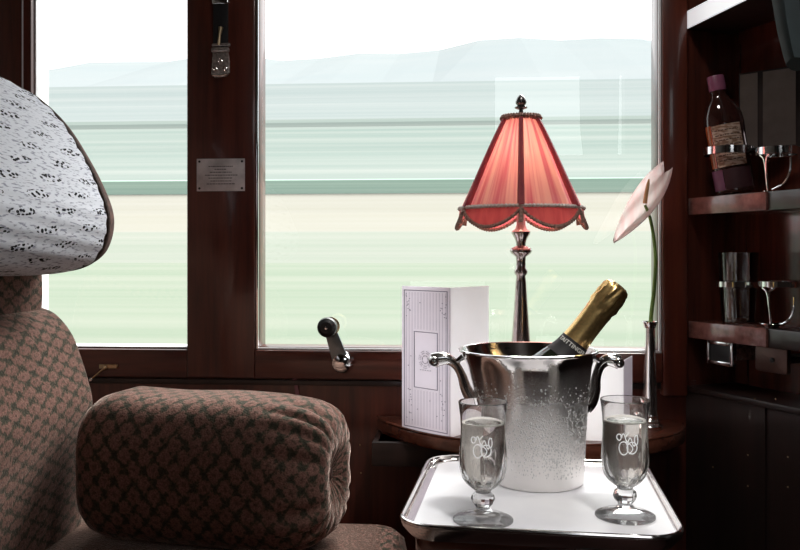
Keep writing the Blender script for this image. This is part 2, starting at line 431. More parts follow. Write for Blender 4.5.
for k, (x0, x1) in enumerate(((WL, P1), (P2, WR))):
    fr = BM(); t = .004 if k == 0 else .007
    box(fr, x0, x0+t, YW-.008, YW+.05, ZS, ZT, .001); box(fr, x1-t, x1, YW-.008, YW+.05, ZS, ZT, .001)
    box(fr, x0+t, x1-t, YW-.008, YW+.05, ZS, ZS+t*.6, .001); box(fr, x0+t, x1-t, YW-.008, YW+.05, ZT-t, ZT, .001)
    w = S('window_%d' % (k+1), fr, M_enamel if k == 0 else M_wood_h)
    pn = BM(); z0, z1 = ZS+t*.6, ZT-t
    vs = [pn.verts.new(p) for p in ((x0+t, YW+.006, z0), (x1-t, YW+.006, z0), (x1-t, YW+.006, z1), (x0+t, YW+.006, z1))]; pn.faces.new(vs)
    bmesh.ops.translate(pn, verts=pn.verts[:], vec=-w.location)
    O('pane', pn, M_pane, w, local=True, smooth=False)
    if k == 1:
        st = BM(); box(st, x0+.001, x0+.0065, YW-.016, YW-.008, ZS, ZT, .001); bmesh.ops.translate(st, verts=st.verts[:], vec=-w.location)
        O('metal_edge_strip', st, M_chrome, w, local=True)
        st = BM(); box(st, x0, x1, YW-.014, YW-.008, ZS-.002, ZS+.0025, .0008); bmesh.ops.translate(st, verts=st.verts[:], vec=-w.location)
        O('sill_lit_strip', st, M_enamel, w, local=True)  # white strip stands in for the lit edge of the sill
        st = BM(); box(st, x1-.006, x1-.001, YW-.016, YW-.008, ZS, ZT, .001); bmesh.ops.translate(st, verts=st.verts[:], vec=-w.location)
        O('metal_edge_strip', st, M_enamel, w, local=True)
# oblique partition on the right with an open niche
def PQ(t, off, z): p = A + D*t + BK*off; return Vector((p.x, p.y, z))
def pmat():                                   # local frame: x along D, y into the niche, z up, origin at the corner
    M = Matrix(((D.x, BK.x, 0, A.x), (D.y, BK.y, 0, A.y), (0, 0, 1, 0), (0, 0, 0, 1))); return M
PM = pmat()
def at_panel(px, py, off=0):
    r = ray(px, py); n = BK; c = A + BK*off
    s = n.dot(c)/n.dot(r); p = r*s; p.z += ZC; return p
def pt(px, py, off=0):                        # pixel -> (t, z) on the panel
    p = at_panel(px, py, off); return (p-A).dot(D), p.z
ZD = pt(690, 386)[1]; NB = .125; TEND = 3.3
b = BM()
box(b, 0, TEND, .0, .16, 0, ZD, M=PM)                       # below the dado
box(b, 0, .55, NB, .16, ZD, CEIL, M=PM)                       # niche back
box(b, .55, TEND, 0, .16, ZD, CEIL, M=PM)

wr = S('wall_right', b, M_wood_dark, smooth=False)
b = BM(); box(b, -.02, .004, .0, .16, ZD, CEIL, M=PM); S('trim_14', b, M_wood_gloss, smooth=False)
b = BM(); box(b, .004, .55, NB-.004, NB-.0005, ZD, CEIL, M=PM); S('trim_7', b, M_wood_gloss, smooth=False)     # polished back panel
M_mirror = plain('tinted_mirror', (.66, .56, .56), .06, 1, .1)
mt0 = pt(742, 100, .06)[0]; mz1 = pt(760, 72, .07)[1]; mz0 = pt(760, 147, .07)[1]; rot = math.radians(26)
for k_, (u0, u1) in enumerate(((0, .034), (.044, .105))):
    b = BM(); box(b, u0, u1, 0, .004, mz0, mz1, M=PM @ Matrix.Translation((mt0, .055, 0)) @ Matrix.Rotation(rot, 4, 'Z')); S('trim_%d' % (11+k_), b, M_mirror, smooth=False)
b = BM(); box(b, -.004, .112, .004, .010, mz0-.004, mz1+.004, M=PM @ Matrix.Translation((mt0, .055, 0)) @ Matrix.Rotation(rot, 4, 'Z')); S('trim_13', b, M_wood_dark, smooth=False)
b = BM(); box(b, .0, .004, -.004, .0, ZD, CEIL, M=PM); S('trim_8', b, M_pewter, smooth=False)
b = BM(); box(b, 0, .6, -.006, .0, ZD-.012, ZD, .002, M=PM); S('trim_9', b, M_wood_dark)
b = BM(); box(b, pt(764, 450)[0], pt(764, 450)[0]+.006, -.004, 0, 0, ZD-.012, M=PM); S('trim_10', b, M_wood_dark, smooth=False)
def child_world(name, bm, mat, par):
    bmesh.ops.translate(bm, verts=bm.verts[:], vec=-par.location); return O(name, bm, mat, par, local=True)
for px, py in ((755, 399), (776, 399), (748, 455), (788, 457), (748, 486), (788, 487), (713, 467)):
    p = at_panel(px, py); s = BM(); lathe(s, [(0, 0), (.0018, 0), (.0016, .001), (.0007, .0015), (0, .0015)], 12, Matrix.Translation(p) @ PM.to_3x3().to_4x4() @ Matrix.Rotation(PI/2, 4, 'X'))
    child_world('screw', s, M_brass, wr)
for px, py in ((723, 37), (738, 37)):
    p = at_panel(px, py, NB-.005); s = BM(); lathe(s, [(0, 0), (.0015, 0), (.0014, .001), (0, .0015)], 12, Matrix.Translation(p) @ PM.to_3x3().to_4x4() @ Matrix.Rotation(PI/2, 4, 'X'))
    child_world('screw', s, M_chrome, wr)
ww = bpy.data.objects['wall_window']
for px, py in ((360, 445), (361, 473)):
    p = at_y(px, py, YW); s = BM(); lathe(s, [(0, 0), (.0018, 0), (.0016, .001), (0, .0015)], 12, Matrix.Translation(p) @ Matrix.Rotation(PI/2, 4, 'X'))
    child_world('screw', s, M_brass, ww)
b = BM(); box(b, -1.35, -1.25, -1.2, YW+.1, 0, CEIL); S('wall_left', b, plain('pale_side_panelling', (.40, .35, .32), .5), smooth=False)
# corridor wall behind with its own window
b = BM(); Y0 = -1.3; cx0, cx1, cz0, cz1 = .20, .92, ZC+.56, ZC+1.02
box(b, -1.35, cx0, Y0, Y0+.1, 0, CEIL); box(b, cx1, 2.4, Y0, Y0+.1, 0, CEIL); box(b, cx0, cx1, Y0, Y0+.1, 0, cz0); box(b, cx0, cx1, Y0, Y0+.1, cz1, CEIL)
S('wall_back', b, plain('pale_panelling', (.07, .04, .035), .5), smooth=False)
b = BM(); box(b, -1.35, 2.4, Y0, YW+.1, -.05, 0); S('floor', b, M_carpet, smooth=False)
b = BM(); box(b, -1.35, 2.4, Y0, YW+.1, CEIL, CEIL+.05); S('ceiling', b, M_ceil, smooth=False)

# ------------------------------------------------------------------ fittings on the window wall
yp = YW-.022
# engraved plate
c = at_y(221, 175, yp); hw, hh = .052, .0345
t = T('plaque', 'small engraved silver plate screwed to the wooden post between the windows', 'plaque', (c.x, yp, c.z-hh))
b = BM(); box(b, c.x-hw, c.x+hw, yp-.003, yp, c.z-hh, c.z+hh, .0008); O('plate', b, plain('brushed_plate', (.66, .63, .64), .42, .25, .35, 24), t)
for sx in (-1, 1):
    for sz in (-1, 1):
        s = BM(); lathe(s, [(0, .0034), (.0022, .0034), (.0026, .003), (.0026, .0028)], 14, Matrix.Translation((c.x+sx*(hw-.006), yp, c.z+sz*(hh-.006))) @ Matrix.Rotation(PI/2, 4, 'X')); O('screw', s, M_ink, t)
b = BM()
for k, (wd, x) in enumerate(((.5, .0), (.25, 0), (.45, 0), (.66, .02), (.5, .0), (.42, 0), (.6, .02))):
    z = c.z+.018-k*.0062; xx = c.x-hw*wd+x*hw
    while xx < c.x+hw*wd:
        L = random.uniform(.002, .0065); box(b, xx, xx+L, yp-.0035, yp-.003, z-.0008, z+.0008); xx += L+.0012
O('engraved_lettering', b, M_ink, t, smooth=False)
# leather window strap in an ornate silver fitting
x = at_y(221, 40, yp).x; k = at_y(221, 0, yp).z
def zz(py): return at_y(221, py, yp).z
t = T('window_strap', 'black strap with ornate silver end fitting hanging on the post above the plate', 'strap', (x, yp, zz(78)))
b = BM(); box(b, x-.016, x+.016, yp-.004, yp, zz(54), zz(-60), .001); O('strap', b, M_black, t)
b = BM(); tube(b, [(x-.003, yp-.006, zz(46)), (x-.001, yp-.007, zz(36)), (x+.002, yp-.007, zz(28))], [.004, .003, .005], 10); O('buckle_tongue', b, M_brass, t)
b = BM(); box(b, x-.018, x+.018, yp-.008, yp, zz(5), zz(-6), .003); O('upper_clasp', b, M_silver, t)
b = BM()
box(b, x-.019, x+.019, yp-.010, yp, zz(53), zz(48), .003); box(b, x-.018, x+.021, yp-.008, yp, zz(47), zz(44), .002)
prism(b, [(x-.017, zz(53)), (x+.017, zz(53)), (x+.020, zz(62)), (x+.020, zz(73)), (x+.012, zz(77)), (x-.012, zz(78)), (x-.020, zz(74)), (x-.018, zz(62))], 0, .006, .002,
      Matrix(((1, 0, 0, 0), (0, 0, -1, yp), (0, 1, 0, 0), (0, 0, 0, 1))))
for dx, py in ((-.010, 70), (.010, 70), (0, 63)): ball(b, (x+dx, yp-.006, zz(py)), .006, .8, .5, 1)
O('ornate_end', b, M_pewter, t)
b = BM()
for dx, py, L in ((-.011, 70, 1), (.011, 70, -1), (0, 62, 1)):
    tube(b, [(x+dx+L*.005*math.cos(a)*(1-a/9), yp-.0088, zz(py)+.006*math.sin(a)*(1-a/9)) for a in [i*.5 for i in range(14)]], .0011, 6)
tube(b, [(x-.016, yp-.0068, zz(76)), (x, yp-.0075, zz(76.5)), (x+.016, yp-.0068, zz(75))], .0016, 6)
O('scroll_relief', b, M_silver, t)
# crank handle
h = at_y(343, 362, yp); kn = at_y(328, 327, yp-.035)
t = T('window_crank', 'silver window winding handle with black knob on the sill rail', 'crank', (h.x, yp, h.z))
b = BM(); lathe(b, [(0, .030), (.012, .0295), (.019, .026), (.0215, .02), (.0215, .012), (.024, .004), (.024, 0)], 32, Matrix.Translation((h.x, yp, h.z)) @ Matrix.Rotation(PI/2, 4, 'X')); O('hub', b, M_chrome, t)
b = BM(); d = Vector((kn.x-h.x, 0, kn.z-h.z)); L = d.length; nrm = Vector((d.z, 0, -d.x)).normalized(); d.normalize()
prism(b, [(-.017, .006), (.017, .006), (.0115, L+.010), (-.0115, L+.010)], .017, .024, .002,
      Matrix(((nrm.x, d.x, 0, h.x), (0, 0, -1, yp), (nrm.z, d.z, 0, h.z), (0, 0, 0, 1)))); O('arm', b, plain('steel_arm', (.20, .23, .24), .3, .8, .2), t)
b = BM(); lathe(b, [(0, .060), (.012, .059), (.019, .053), (.021, .045), (.019, .037), (.011, .031), (.008, .024)], 28, Matrix.Translation((kn.x, yp, kn.z)) @ Matrix.Rotation(PI/2, 4, 'X')); O('knob', b, M_rubber, t)
b = BM(); lathe(b, [(.015, .031), (.0195, .029), (.0195, .026), (.015, .0245)], 28, Matrix.Translation((kn.x+.004, yp, kn.z+.001)) @ Matrix.Rotation(PI/2, 4, 'X')); O('knob_collar', b, M_brass, t)
b = BM(); lathe(b, [(0, .0625), (.003, .062), (.0035, .059)], 14, Matrix.Translation((kn.x, yp, kn.z)) @ Matrix.Rotation(PI/2, 4, 'X')); O('knob_screw', b, M_chrome, t)
# little catch at the left
c = at_y(106, 367, yp)
t = T('window_catch', 'small tarnished brass catch on the dark rail beside the seat back', 'catch', (c.x, yp, c.z))
b = BM(); box(b, c.x-.014, c.x+.026, yp-.004, yp, c.z-.003, c.z+.006, .001); box(b, c.x+.018, c.x+.028, yp-.008, yp, c.z-.002, c.z+.007, .002); O('back_plate', b, M_brass, t)
b = BM(); ball(b, (c.x, yp-.006, c.z-.001), .006); tube(b, [(c.x, yp-.006, c.z-.002), (c.x-.008, yp-.010, c.z-.008), (c.x-.026, yp-.012, c.z-.024)], [.003, .002, .0025], 8); O('lever', b, M_brass, t)
b = BM(); ball(b, (c.x-.028, yp-.012, c.z-.026), .0045, 1, 1, 1.2); O('lever_tip', b, M_silver, t)
# little ribbon pull behind the armrest
p = at_y(295, 384, YW-.0105)
b = BM(); loft(b, [[Vector((p.x-.003+.010*s+q, p.y+.0095*s+.001*e-.0003, p.z+.020-.062*s)) for q, e in ((-.004, 0), (.004, 0), (.004, 1), (-.004, 1))] for s in [i/6 for i in range(7)]])
tag(O('ribbon_pull', b, plain('mauve_ribbon', (.30, .14, .17), .7), smooth=False), 'narrow mauve ribbon tab hanging on the panel behind the armrest', 'ribbon')

# ------------------------------------------------------------------ seat
XB = -.60
seat = T('train_seat', 'upholstered railway seat in rose patterned moquette with bolster armrest beside the window', 'seat', (-.75, 1.1, 0))
YF = 1.36
def prof(pts, Y=1.36): return [at_y(px, py, Y) for px, py in pts]
def extr(pxpts, y0, y1, rnd, n=6, grow=0.0, ny=14):
    P = catmull([(p.x, 0, p.z) for p in prof(pxpts)], n)
    cen = sum(P, Vector())/len(P); secs = []
    ys = []
    for k in range(9): a = PI/2*k/8; ys.append((y1-rnd+rnd*math.cos(a), rnd*(1-math.sin(a))))
    mid = [(y0+(y1-rnd-y0)*(1-k/ny), 0) for k in range(1, ny)]
    end = [(y0+rnd*(1-math.sin(PI/2*k/8)), rnd*(1-math.cos(PI/2*k/8))) for k in range(9)]
    for y, inset in ys+mid+end:
        s = []
        for p in P:
            d = (p-cen); L = d.length; q = cen+d*((L-inset+grow)/L); s.append(Vector((q.x, y, q.z)))
        secs.append(s)
    return secs
back_px = [(-150, 309), (-60, 307), (10, 306), (34, 309), (48, 317), (62, 335), (72, 360), (80, 385), (84, 405), (82, 430), (76, 470), (72, 520), (70, 580), (66, 640), (-150, 640)]
b = BM(); loft(b, extr(back_px, .55, 1.42, .035, 5)); O('backrest', b, M_fab_back, seat)
neck_px = [(-130, 262), (0, 262), (34, 262), (37, 270), (38, 285), (38, 300), (36, 318), (30, 335), (-130, 335)]
b = BM(); loft(b, extr(neck_px, .62, 1.39, .02, 4)); O('headrest_support', b, M_fab_back, seat)
head_px = [(-140, 90), (-60, 78), (-20, 79), (6, 83), (36, 97), (56, 112), (72, 130), (86, 152), (99, 176), (110, 202), (114, 220), (112, 238), (105, 254), (92, 264), (70, 269), (30, 270), (-140, 271)]
b = BM(); loft(b, extr(head_px, .60, 1.40, .05, 5)); O('headrest', b, M_fab_plain, seat)
b = BM(); Psec = extr(head_px, .60, 1.40, .05, 5, .0)
cs = [v for v in Psec[8]]; edge = [Vector((p.x, 1.335, p.z)) for p in catmull([(q.x, 0, q.z) for q in prof(head_px)], 5)]
tube(b, edge, .0045, 8, closed=True); O('headrest_piping', b, M_bead, seat)
# fitted cloth over the headrest, open at its far edge
full = catmull([(p.x, 0, p.z) for p in prof(head_px)], 5); cen = sum(full, Vector())/len(full)
secs = []
for y in [1.318-.05*k for k in range(14)]:
    s = []
    for p in full:
        d = p-cen; L = d.length; q = cen+d*((L+.006+.0015*math.sin(9*p.z*30+y*20))/L); s.append(Vector((q.x, y, q.z)))
    secs.append(s)
b = BM(); loft(b, secs, caps=False)
hc = O('headrest_cover', b, M_script, seat); hc['label'] = 'white linen headrest cover printed with small black handwriting'
# armrest bolster
xa0, xa1 = -.590, -.180
cy, cz = 1.375, ZC-.338; ry, rz = .105, .117
b = BM(); secs = []; NN = 150
xs = [(xa0, .72, 0), (xa0+.008, .84, 0), (xa0+.022, .93, 0), (xa0+.05, 1.0, 0)] + [(xa0+.05+(xa1-.10-xa0-.05)*k/12, 1, 0) for k in range(1, 13)]
for k in range(1, 13):
    u_ = k/12; xs.append((xa1-.10+[.018, .036, .053, .068, .081, .091, .0975, .100, .099, .094, .088, .084][k-1], [.993, .975, .945, .90, .84, .765, .67, .54, .40, .27, .15, .05][k-1], min(1, u_*1.7)))
secs = []
for xx, sc_, pl in xs:
    s = []
    for k in range(NN):
        a = 2*PI*k/NN; cc, ss = math.cos(a), math.sin(a); e = 2/3.0
        ps = 1-.15*pl*(1-pl*.3)*(.5+.5*math.cos(15*a+.8*math.sin(3*a)))**2.2
        sg = .0015*math.sin(xx*31)*(1-pl)
        s.append(Vector((xx, cy+ry*sc_*ps*math.copysign(abs(cc)**e, cc), cz+(rz*sc_*ps)*math.copysign(abs(ss)**e, ss)+sg*(ss > 0)*abs(ss))))
    secs.append(s)
loft(b, secs); AR = Matrix.Translation((xa0, cy, 0)) @ Matrix.Rotation(math.radians(-10), 4, 'Z') @ Matrix.Translation((-xa0, -cy, 0)); b.transform(AR)
O('armrest', b, M_fab_arm, seat, angle=60)
b = BM(); ball(b, AR @ Vector((xa1-.016, cy, cz)), .012, .5, 1, 1); O('armrest_button', b, M_fab_plain, seat)
# seat cushion and base
b = BM(); secs = []
x0, x1 = -.70, -.085
out = rrect(x0, x1, .62, 1.47, .05, 6)
zt = ZC-.456
for z, ins in ((zt-.20, .0), (zt-.05, 0), (zt-.02, .006), (zt-.006, .018), (zt, .04)):
    s = []
    for (xx, yy) in out:
        vx, vy = xx-(x0+x1)/2, yy-1.045; s.append(Vector(((x0+x1)/2+vx*(1-ins/.31), 1.045+vy*(1-ins/.425), z)))
    secs.append(s)
loft(b, secs); O('seat_cushion', b, M_fab_arm, seat)
b = BM(); box(b, -.70, -.10, .64, 1.45, .0, zt-.201, .006); O('seat_base', b, M_wood_dark, seat)

# ------------------------------------------------------------------ crescent ledge under the window
zl = ZC-.34
pts = catmull([(-.172, YW-.001), (-.165, 1.745), (-.11, 1.655), (-.036, 1.585), (.08, 1.535), (.18, 1.525), (.30, 1.56), (.38, 1.61), (.435, 1.68), (.452, YW-.04)], 6, closed=False) if False else None
raw = [(-.172, YW-.03), (-.150, 1.715), (-.10, 1.645), (-.036, 1.585), (.06, 1.54), (.18, 1.525), (.29, 1.550), (.38, 1.61), (.432, 1.675), (.448, YW-.06)]
cur = catmull([(x, y, 0) for x, y in raw], 6, closed=False)
ol = [(p.x, p.y) for p in cur]+[(.448, YW-.001), (-.172, YW-.001)]
t = T('window_ledge', 'bow-fronted polished wooden ledge fixed under the window behind the tray', 'ledge', (.14, YW, zl-.1))
b = BM(); prism(b, ol, zl-.026, zl, .005); O('ledge_top', b, M_ledge, t)
b = BM(); box(b, -.172, .0, 1.66, YW-.001, zl-.075, zl-.027, .003); box(b, -.160, .0, 1.67, YW-.001, zl-.045, zl-.027, .0); O('ledge_bracket', b, M_wood_dark, t)
tube_pts = [(p.x, p.y+.002, zl+.0015) for p in cur]
b = BM(); tube(b, [(p[0], p[1]+.003, p[2]) for p in tube_pts], .0022, 6); O('ledge_bead', b, M_ledge, t)

# ------------------------------------------------------------------ pull-out table, tray and cloth
TC = Vector((.117, 1.292, 0)); TR = Matrix.Translation(TC) @ Matrix.Rotation(math.radians(-4.5), 4, 'Z')
zt = ZC-.36
t = T('table', 'small wooden table under the silver tray', 'table', (TC.x, TC.y, 0))
b = BM(); prism(b, rrect(-.165, .165, -.180, .18, .03), zt-.042, zt-.018, .004, TR); O('tabletop', b, M_ledge, t)
b = BM(); box(b, -.15, .15, -.165, -.150, zt-.11, zt-.0425, .002, M=TR); box(b, -.15, .15, .150, .165, zt-.11, zt-.0425, .002, M=TR)
box(b, -.15, -.135, -.15, .15, zt-.11, zt-.0425, M=TR); box(b, .135, .15, -.15, .15, zt-.11, zt-.0425, M=TR); O('apron', b, M_wood_lit, t)
for sx in (-1, 1):
    for sy in (-1, 1):
        b = BM(); lathe(b, [(0, 0), (.012, 0), (.016, .02), (.018, .45), (.021, .55), (.021, zt-.0425)], 16, TR @ Matrix.Translation((sx*.125, sy*.14, 0))); O('leg', b, M_wood_dark, t)
t = T('serving_tray', 'rounded rectangular silver tray with raised rim on the table', 'tray', (TC.x, TC.y, zt-.018))
W, Hh = .186, .198
def ring(ins, z, r): return [TR @ Vector((x, y, z)) for x, y in rrect(-W+ins, W-ins, -Hh+ins, Hh-ins, max(.004, r-ins*.7), 8)]
b = BM(); loft(b, [ring(.035, zt-.0175, .05), ring(.012, zt-.0165, .05), ring(.002, zt-.004, .05), ring(0, zt+.003, .05), ring(.0015, zt+.006, .05), ring(.004, zt+.005, .05), ring(.008, zt-.001, .05), ring(.017, zt-.0035, .05), ring(.05, zt-.0035, .05)]); O('tray_body', b, M_silver, t)
b = BM(); tube(b, ring(.0025, zt+.0055, .05), .0032, 8, closed=True); O('rim', b, M_silver, t)
b = BM(); prism(b, rrect(-W+.019, W-.009, -Hh+.010, Hh-.012, .035), zt-.0033, zt, .0012, TR)
tag(O('tray_cloth', b, M_linen), 'white linen cloth lining the silver tray', 'cloth')

# ------------------------------------------------------------------ ice bucket
BC = at_z(538, 481, -.36); BC.z = zt+.0004
t = T('ice_bucket', 'silver champagne bucket beaded with condensation, standing on the tray', 'ice bucket', BC)
HB = .207
def bprof(): return [(0, .003), (.064, .003), (.068, 0), (.0705, .001), (.072, .006), (.0775, .05), (.0840, .10), (.0915, .15), (.0985, .185), (.1050, .202), (.1090, HB), (.1082, HB+.0025), (.1055, HB+.0022), (.1025, .2), (.0955, .184), (.0885, .15), (.081, .10), (.0745, .05), (.069, .012), (0, .010)]
def rimwave(r, z, a): return r
b = BM(); lathe(b, bprof(), 96, None, rimwave); O('body', b, M_bucket, t, local=True, angle=50)
b = BM(); tube(b, [(.1083*math.cos(a), .1083*math.sin(a), HB+.001) for a in [2*PI*k/96 for k in range(96)]], .0024, 8, closed=True); O('rolled_rim', b, M_silver, t, local=True)
for s in (-1, 1):
    b = BM()
    path = catmull([(.083, 0, .118), (.094, 0, .128), (.103, 0, .146), (.108, 0, .166), (.117, 0, .184), (.130, 0, .193), (.143, 0, .1925), (.152, 0, .190)], 6, closed=False)
    n = len(path); rr = [.0052+.0035*abs(math.cos(PI*i/(n-1)))**1.5 for i in range(n)]
    if s > 0: path = [Vector((.083+(p.x-.083)*.86, 0, p.z)) for p in path]
    tube(b, [(s*p.x, 0, p.z) for p in path], rr, 14, flat=(1, 1.35)); ex = .150 if s < 0 else .1405
    ball(b, (s*ex, 0, .1895), .0095, 1, 1.5, .95)
    tube(b, [(s*ex, -.013, .1895), (s*ex, .013, .1895)], .0065, 12)
    lathe(b, [(0, -.004), (.012, -.003), (.013, .002), (.007, .008)], 16, Matrix.Translation((s*.083, 0, .12)) @ Matrix.Rotation(s*PI/2, 4, 'Y'))
    tube(b, [(s*.103, 0, .196), (s*.112, 0, .190), (s*.121, 0, .187)], [.006, .0045, .005], 10)
    O('handle', b, M_silver, t, local=True)
# the bucket leans a touch to the left
# water beads on the side facing the carriage
b = BM(); pr = [(.0725, .006), (.0775, .05), (.0840, .10), (.0915, .15), (.0985, .185)]
def rad_at(z):
    for (r0, z0), (r1, z1) in zip(pr, pr[1:]):
        if z <= z1: return r0+(r1-r0)*(z-z0)/(z1-z0)
    return pr[-1][0]
cnt = 0
while cnt < 2600:
    a = random.uniform(-PI, 0); z = random.uniform(.02, .165)
    dens = math.exp(-((z-.085)/.05)**2)*(.45+.55*math.exp(-((a+PI*.42)/.5)**2))
    if random.random() > dens: continue
    r = random.uniform(.0006, .0016)*random.choice((.7, .8, 1)); R = rad_at(z)*(1+.0)
    M = Matrix.Translation((R*math.cos(a), R*math.sin(a), z)) @ Matrix.Rotation(a, 4, 'Z') @ Matrix.Diagonal((.5, 1, random.uniform(1, 1.6), 1))
    bmesh.ops.create_icosphere(b, subdivisions=1, radius=r, matrix=M); cnt += 1
o = O('water_beads', b, M_drop, t, local=True); o['kind'] = 'stuff'
SHR = Matrix(((1, 0, -.078, 0), (0, 1, 0, 0), (0, 0, 1, 0), (0, 0, 0, 1)))
for ch in t.children: ch.data.transform(SHR)

# ------------------------------------------------------------------ champagne bottle in the bucket
tip = at_y(619, 285, BC.y+.004); low = at_y(571, 347, BC.y+.004)
ax = (tip-low).normalized()
q = ax.to_track_quat('Z', 'Y').to_matrix().to_4x4()
Ltot = .292; base = tip-ax*Ltot
t = T('champagne_bottle', 'gold-foiled champagne bottle leaning in the silver ice bucket', 'bottle', base)
MB = q.copy()
b = BM(); lathe(b, [(0, .012), (.028, .004), (.036, 0), (.040, .004), (.0410, .012), (.0410, .100), (.0385, .122), (.0325, .140), (.0262, .155), (.0210, .185), (.0190, .215), (.018, .25), (.0165, .28), (0, .28)], 48, MB); O('glass_body', b, M_bottleglass, t, local=True)
def crinkle(r, z, a):
    k = max(0, min(1, (z-.225)/.03)); return r*(1+.07*k*math.sin(7*a+z*190)*math.sin(a*3-z*260)+.03*k*math.sin(17*a+z*600))
zf = [(.0214, .1790), (.0226, .1785), (.0222, .184)]
zf += [(.0222-.0036*(i/6), .184+.056*i/6) for i in range(1, 7)]
zf += [(.0188, .245), (.0196, .252), (.0199, .26), (.0197, .268), (.0193, .276), (.0186, .283), (.0168, .288), (.012, .2915), (.006, .2925), (0, .2928)]
b = BM(); lathe(b, [(r*(1.0 if z < .2 else 1.0+.17*min(1, (z-.2)/.05)), z) for r, z in zf], 64, MB, crinkle); O('gold_foil', b, M_gold, t, local=True)
b = BM(); lathe(b, [(.0308, .146), (.0280, .153), (.0252, .163), (.0232, .1788), (.0215, .1792)], 48, MB); nl = O('neck_label', b, M_blacklabel, t, local=True)
nl['label'] = 'black neck label with white lettering'
b = text_bm('TAITTINGER', .0098)
for v in b.verts:                       # wrap round the neck on the side seen from the seat
    xx, yy, zz_ = v.co; z = .1705+yy; r = .0252-(z-.163)*(.0020/.0158)+.0006+zz_
    a = xx/.0244; v.co = Vector((r*math.sin(a), -r*math.cos(a), z))
# orient the lettering toward the room
view = Vector((0, -1, .25)); lv = (q.inverted().to_3x3() @ view); ang = math.atan2(lv.x, -lv.y)
b.transform(MB @ Matrix.Rotation(ang, 4, 'Z')); lt = O('lettering', b, M_whiteink, nl, local=True, smooth=False)

# ------------------------------------------------------------------ champagne glasses
def fl(r, z, a):
    k = max(0, min(1, (z-.038)/.008))*max(0, min(1, (.108-z)/.02)); return r*(1+.085*k*(abs(math.cos(5*a))-.62))
foot = [(0, .0), (.039, .0), (.0408, .0012), (.0405, .0032), (.034, .0062), (.022, .009), (.013, .013)]
stemp = [(.013, .013), (.0095, .0165), (.0098, .019), (.0145, .024), (.0165, .029), (.0150, .034), (.0105, .038), (.0108, .0405)]
bowl = [(.0108, .0405), (.0155, .0435), (.0222, .049), (.0278, .057), (.0306, .068), (.0316, .08), (.0312, .095), (.0303, .110), (.0300, .122), (.0308, .137), (.0328, .152), (.0334, .1560), (.0326, .1572), (.0316, .1555), (.0293, .137), (.0283, .122), (.0284, .11), (.0290, .095), (.0290, .08), (.0280, .07), (.0250, .06), (.0190, .0535), (.0100, .0505), (0, .0500)]
liq = [(0, .0499), (.0100, .0503), (.0191, .0533), (.0252, .0598), (.0282, .07), (.0292, .08), (.0292, .095), (.0286, .11), (.0285, .122), (.0287, .1285), (.0275, .1282), (0, .1282)]
def make_glass(loc, label):
    t = T('champagne_glass', label, 'glass', loc, 'champagne glasses on the tray'); t.scale = (1, 1, 1.03)
    b = BM(); lathe(b, bowl, 72, None, fl); O('bowl', b, M_crystal, t, local=True, angle=30)
    b = BM(); lathe(b, stemp, 12); O('stem', b, M_crystal, t, local=True, angle=20)
    b = BM(); lathe(b, foot, 72); O('foot', b, M_foot, t, local=True)
    b = BM(); lathe(b, liq, 72); w = O('champagne', b, M_wine, t, local=True)
    b = BM(); lathe(b, [(.0286, .1300), (.0288, .1285), (.0270, .1284), (.0245, .1288), (.0262, .1298), (.0286, .1300)], 64); O('foam_ring', b, M_whiteink, w, local=True)
    # interlaced script monogram, engraved on the side facing the seats
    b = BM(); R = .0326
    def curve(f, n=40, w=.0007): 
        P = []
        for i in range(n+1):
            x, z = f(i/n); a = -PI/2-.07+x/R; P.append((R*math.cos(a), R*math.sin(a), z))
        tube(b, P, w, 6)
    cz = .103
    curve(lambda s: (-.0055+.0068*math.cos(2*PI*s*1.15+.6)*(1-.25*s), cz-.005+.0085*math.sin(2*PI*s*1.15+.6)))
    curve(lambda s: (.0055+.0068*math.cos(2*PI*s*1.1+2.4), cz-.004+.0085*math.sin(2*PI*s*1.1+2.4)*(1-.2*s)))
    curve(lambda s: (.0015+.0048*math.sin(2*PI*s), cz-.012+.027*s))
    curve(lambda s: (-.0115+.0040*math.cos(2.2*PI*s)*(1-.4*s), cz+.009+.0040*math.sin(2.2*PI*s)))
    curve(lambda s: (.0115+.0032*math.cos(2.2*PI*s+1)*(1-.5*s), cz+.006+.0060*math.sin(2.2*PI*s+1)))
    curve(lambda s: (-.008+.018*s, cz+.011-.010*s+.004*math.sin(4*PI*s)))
    O('etched_monogram', b, M_etch_glow, t, local=True)
    return t
g1 = at_z(483, 521, -.36); g2 = at_z(625, 517, -.36)
g = make_glass((g1.x, g1.y, zt+.0004), 'filled crystal champagne glass in front of the left side of the ice bucket')
g = dup(g, (g2.x, g2.y, zt+.0004), 'filled crystal champagne glass right of the ice bucket, near the bud vase')

# ------------------------------------------------------------------ table lamp
LC = at_y(521, 300, 1.665); LX, LY = LC.x, LC.y
k = 1.0
def zl_(py): return at_y(521, py, LY).z-zl            # height above the ledge
t = T('table_lamp', 'table lamp with scalloped coral silk shade and silver stem by the window', 'lamp', (LX, LY, zl+.0004))
b = BM(); lathe(b, [(0, 0), (.050, 0), (.052, .004), (.050, .009), (.042, .014), (.032, .022), (.022, .034), (.018, .045), (.018, .05)], 48); O('base', b, M_lampsilver, t, local=True)
zb, zs = zl_(343), zl_(228)
stem = [(.018, .05), (.0225, .06), (.0225, .07), (.0185, .08), (.0195, zb-.02), (.0185, zb), (.014, zb+.06), (.0102, zl_(282)), (.0088, zl_(276)), (.0125, zl_(274)), (.0130, zl_(271)), (.0095, zl_(268)), (.0092, zl_(262)), (.0100, zl_(257)), (.0195, zl_(253.5)), (.0215, zl_(251)), (.0190, zl_(248.5)), (.0090, zl_(246)), (.0100, zl_(242)), (.0130, zl_(238)), (.0180, zl_(234)), (.0185, zl_(232)), (.0110, zl_(229)), (.0085, zl_(225)), (.0085, zl_(190))]
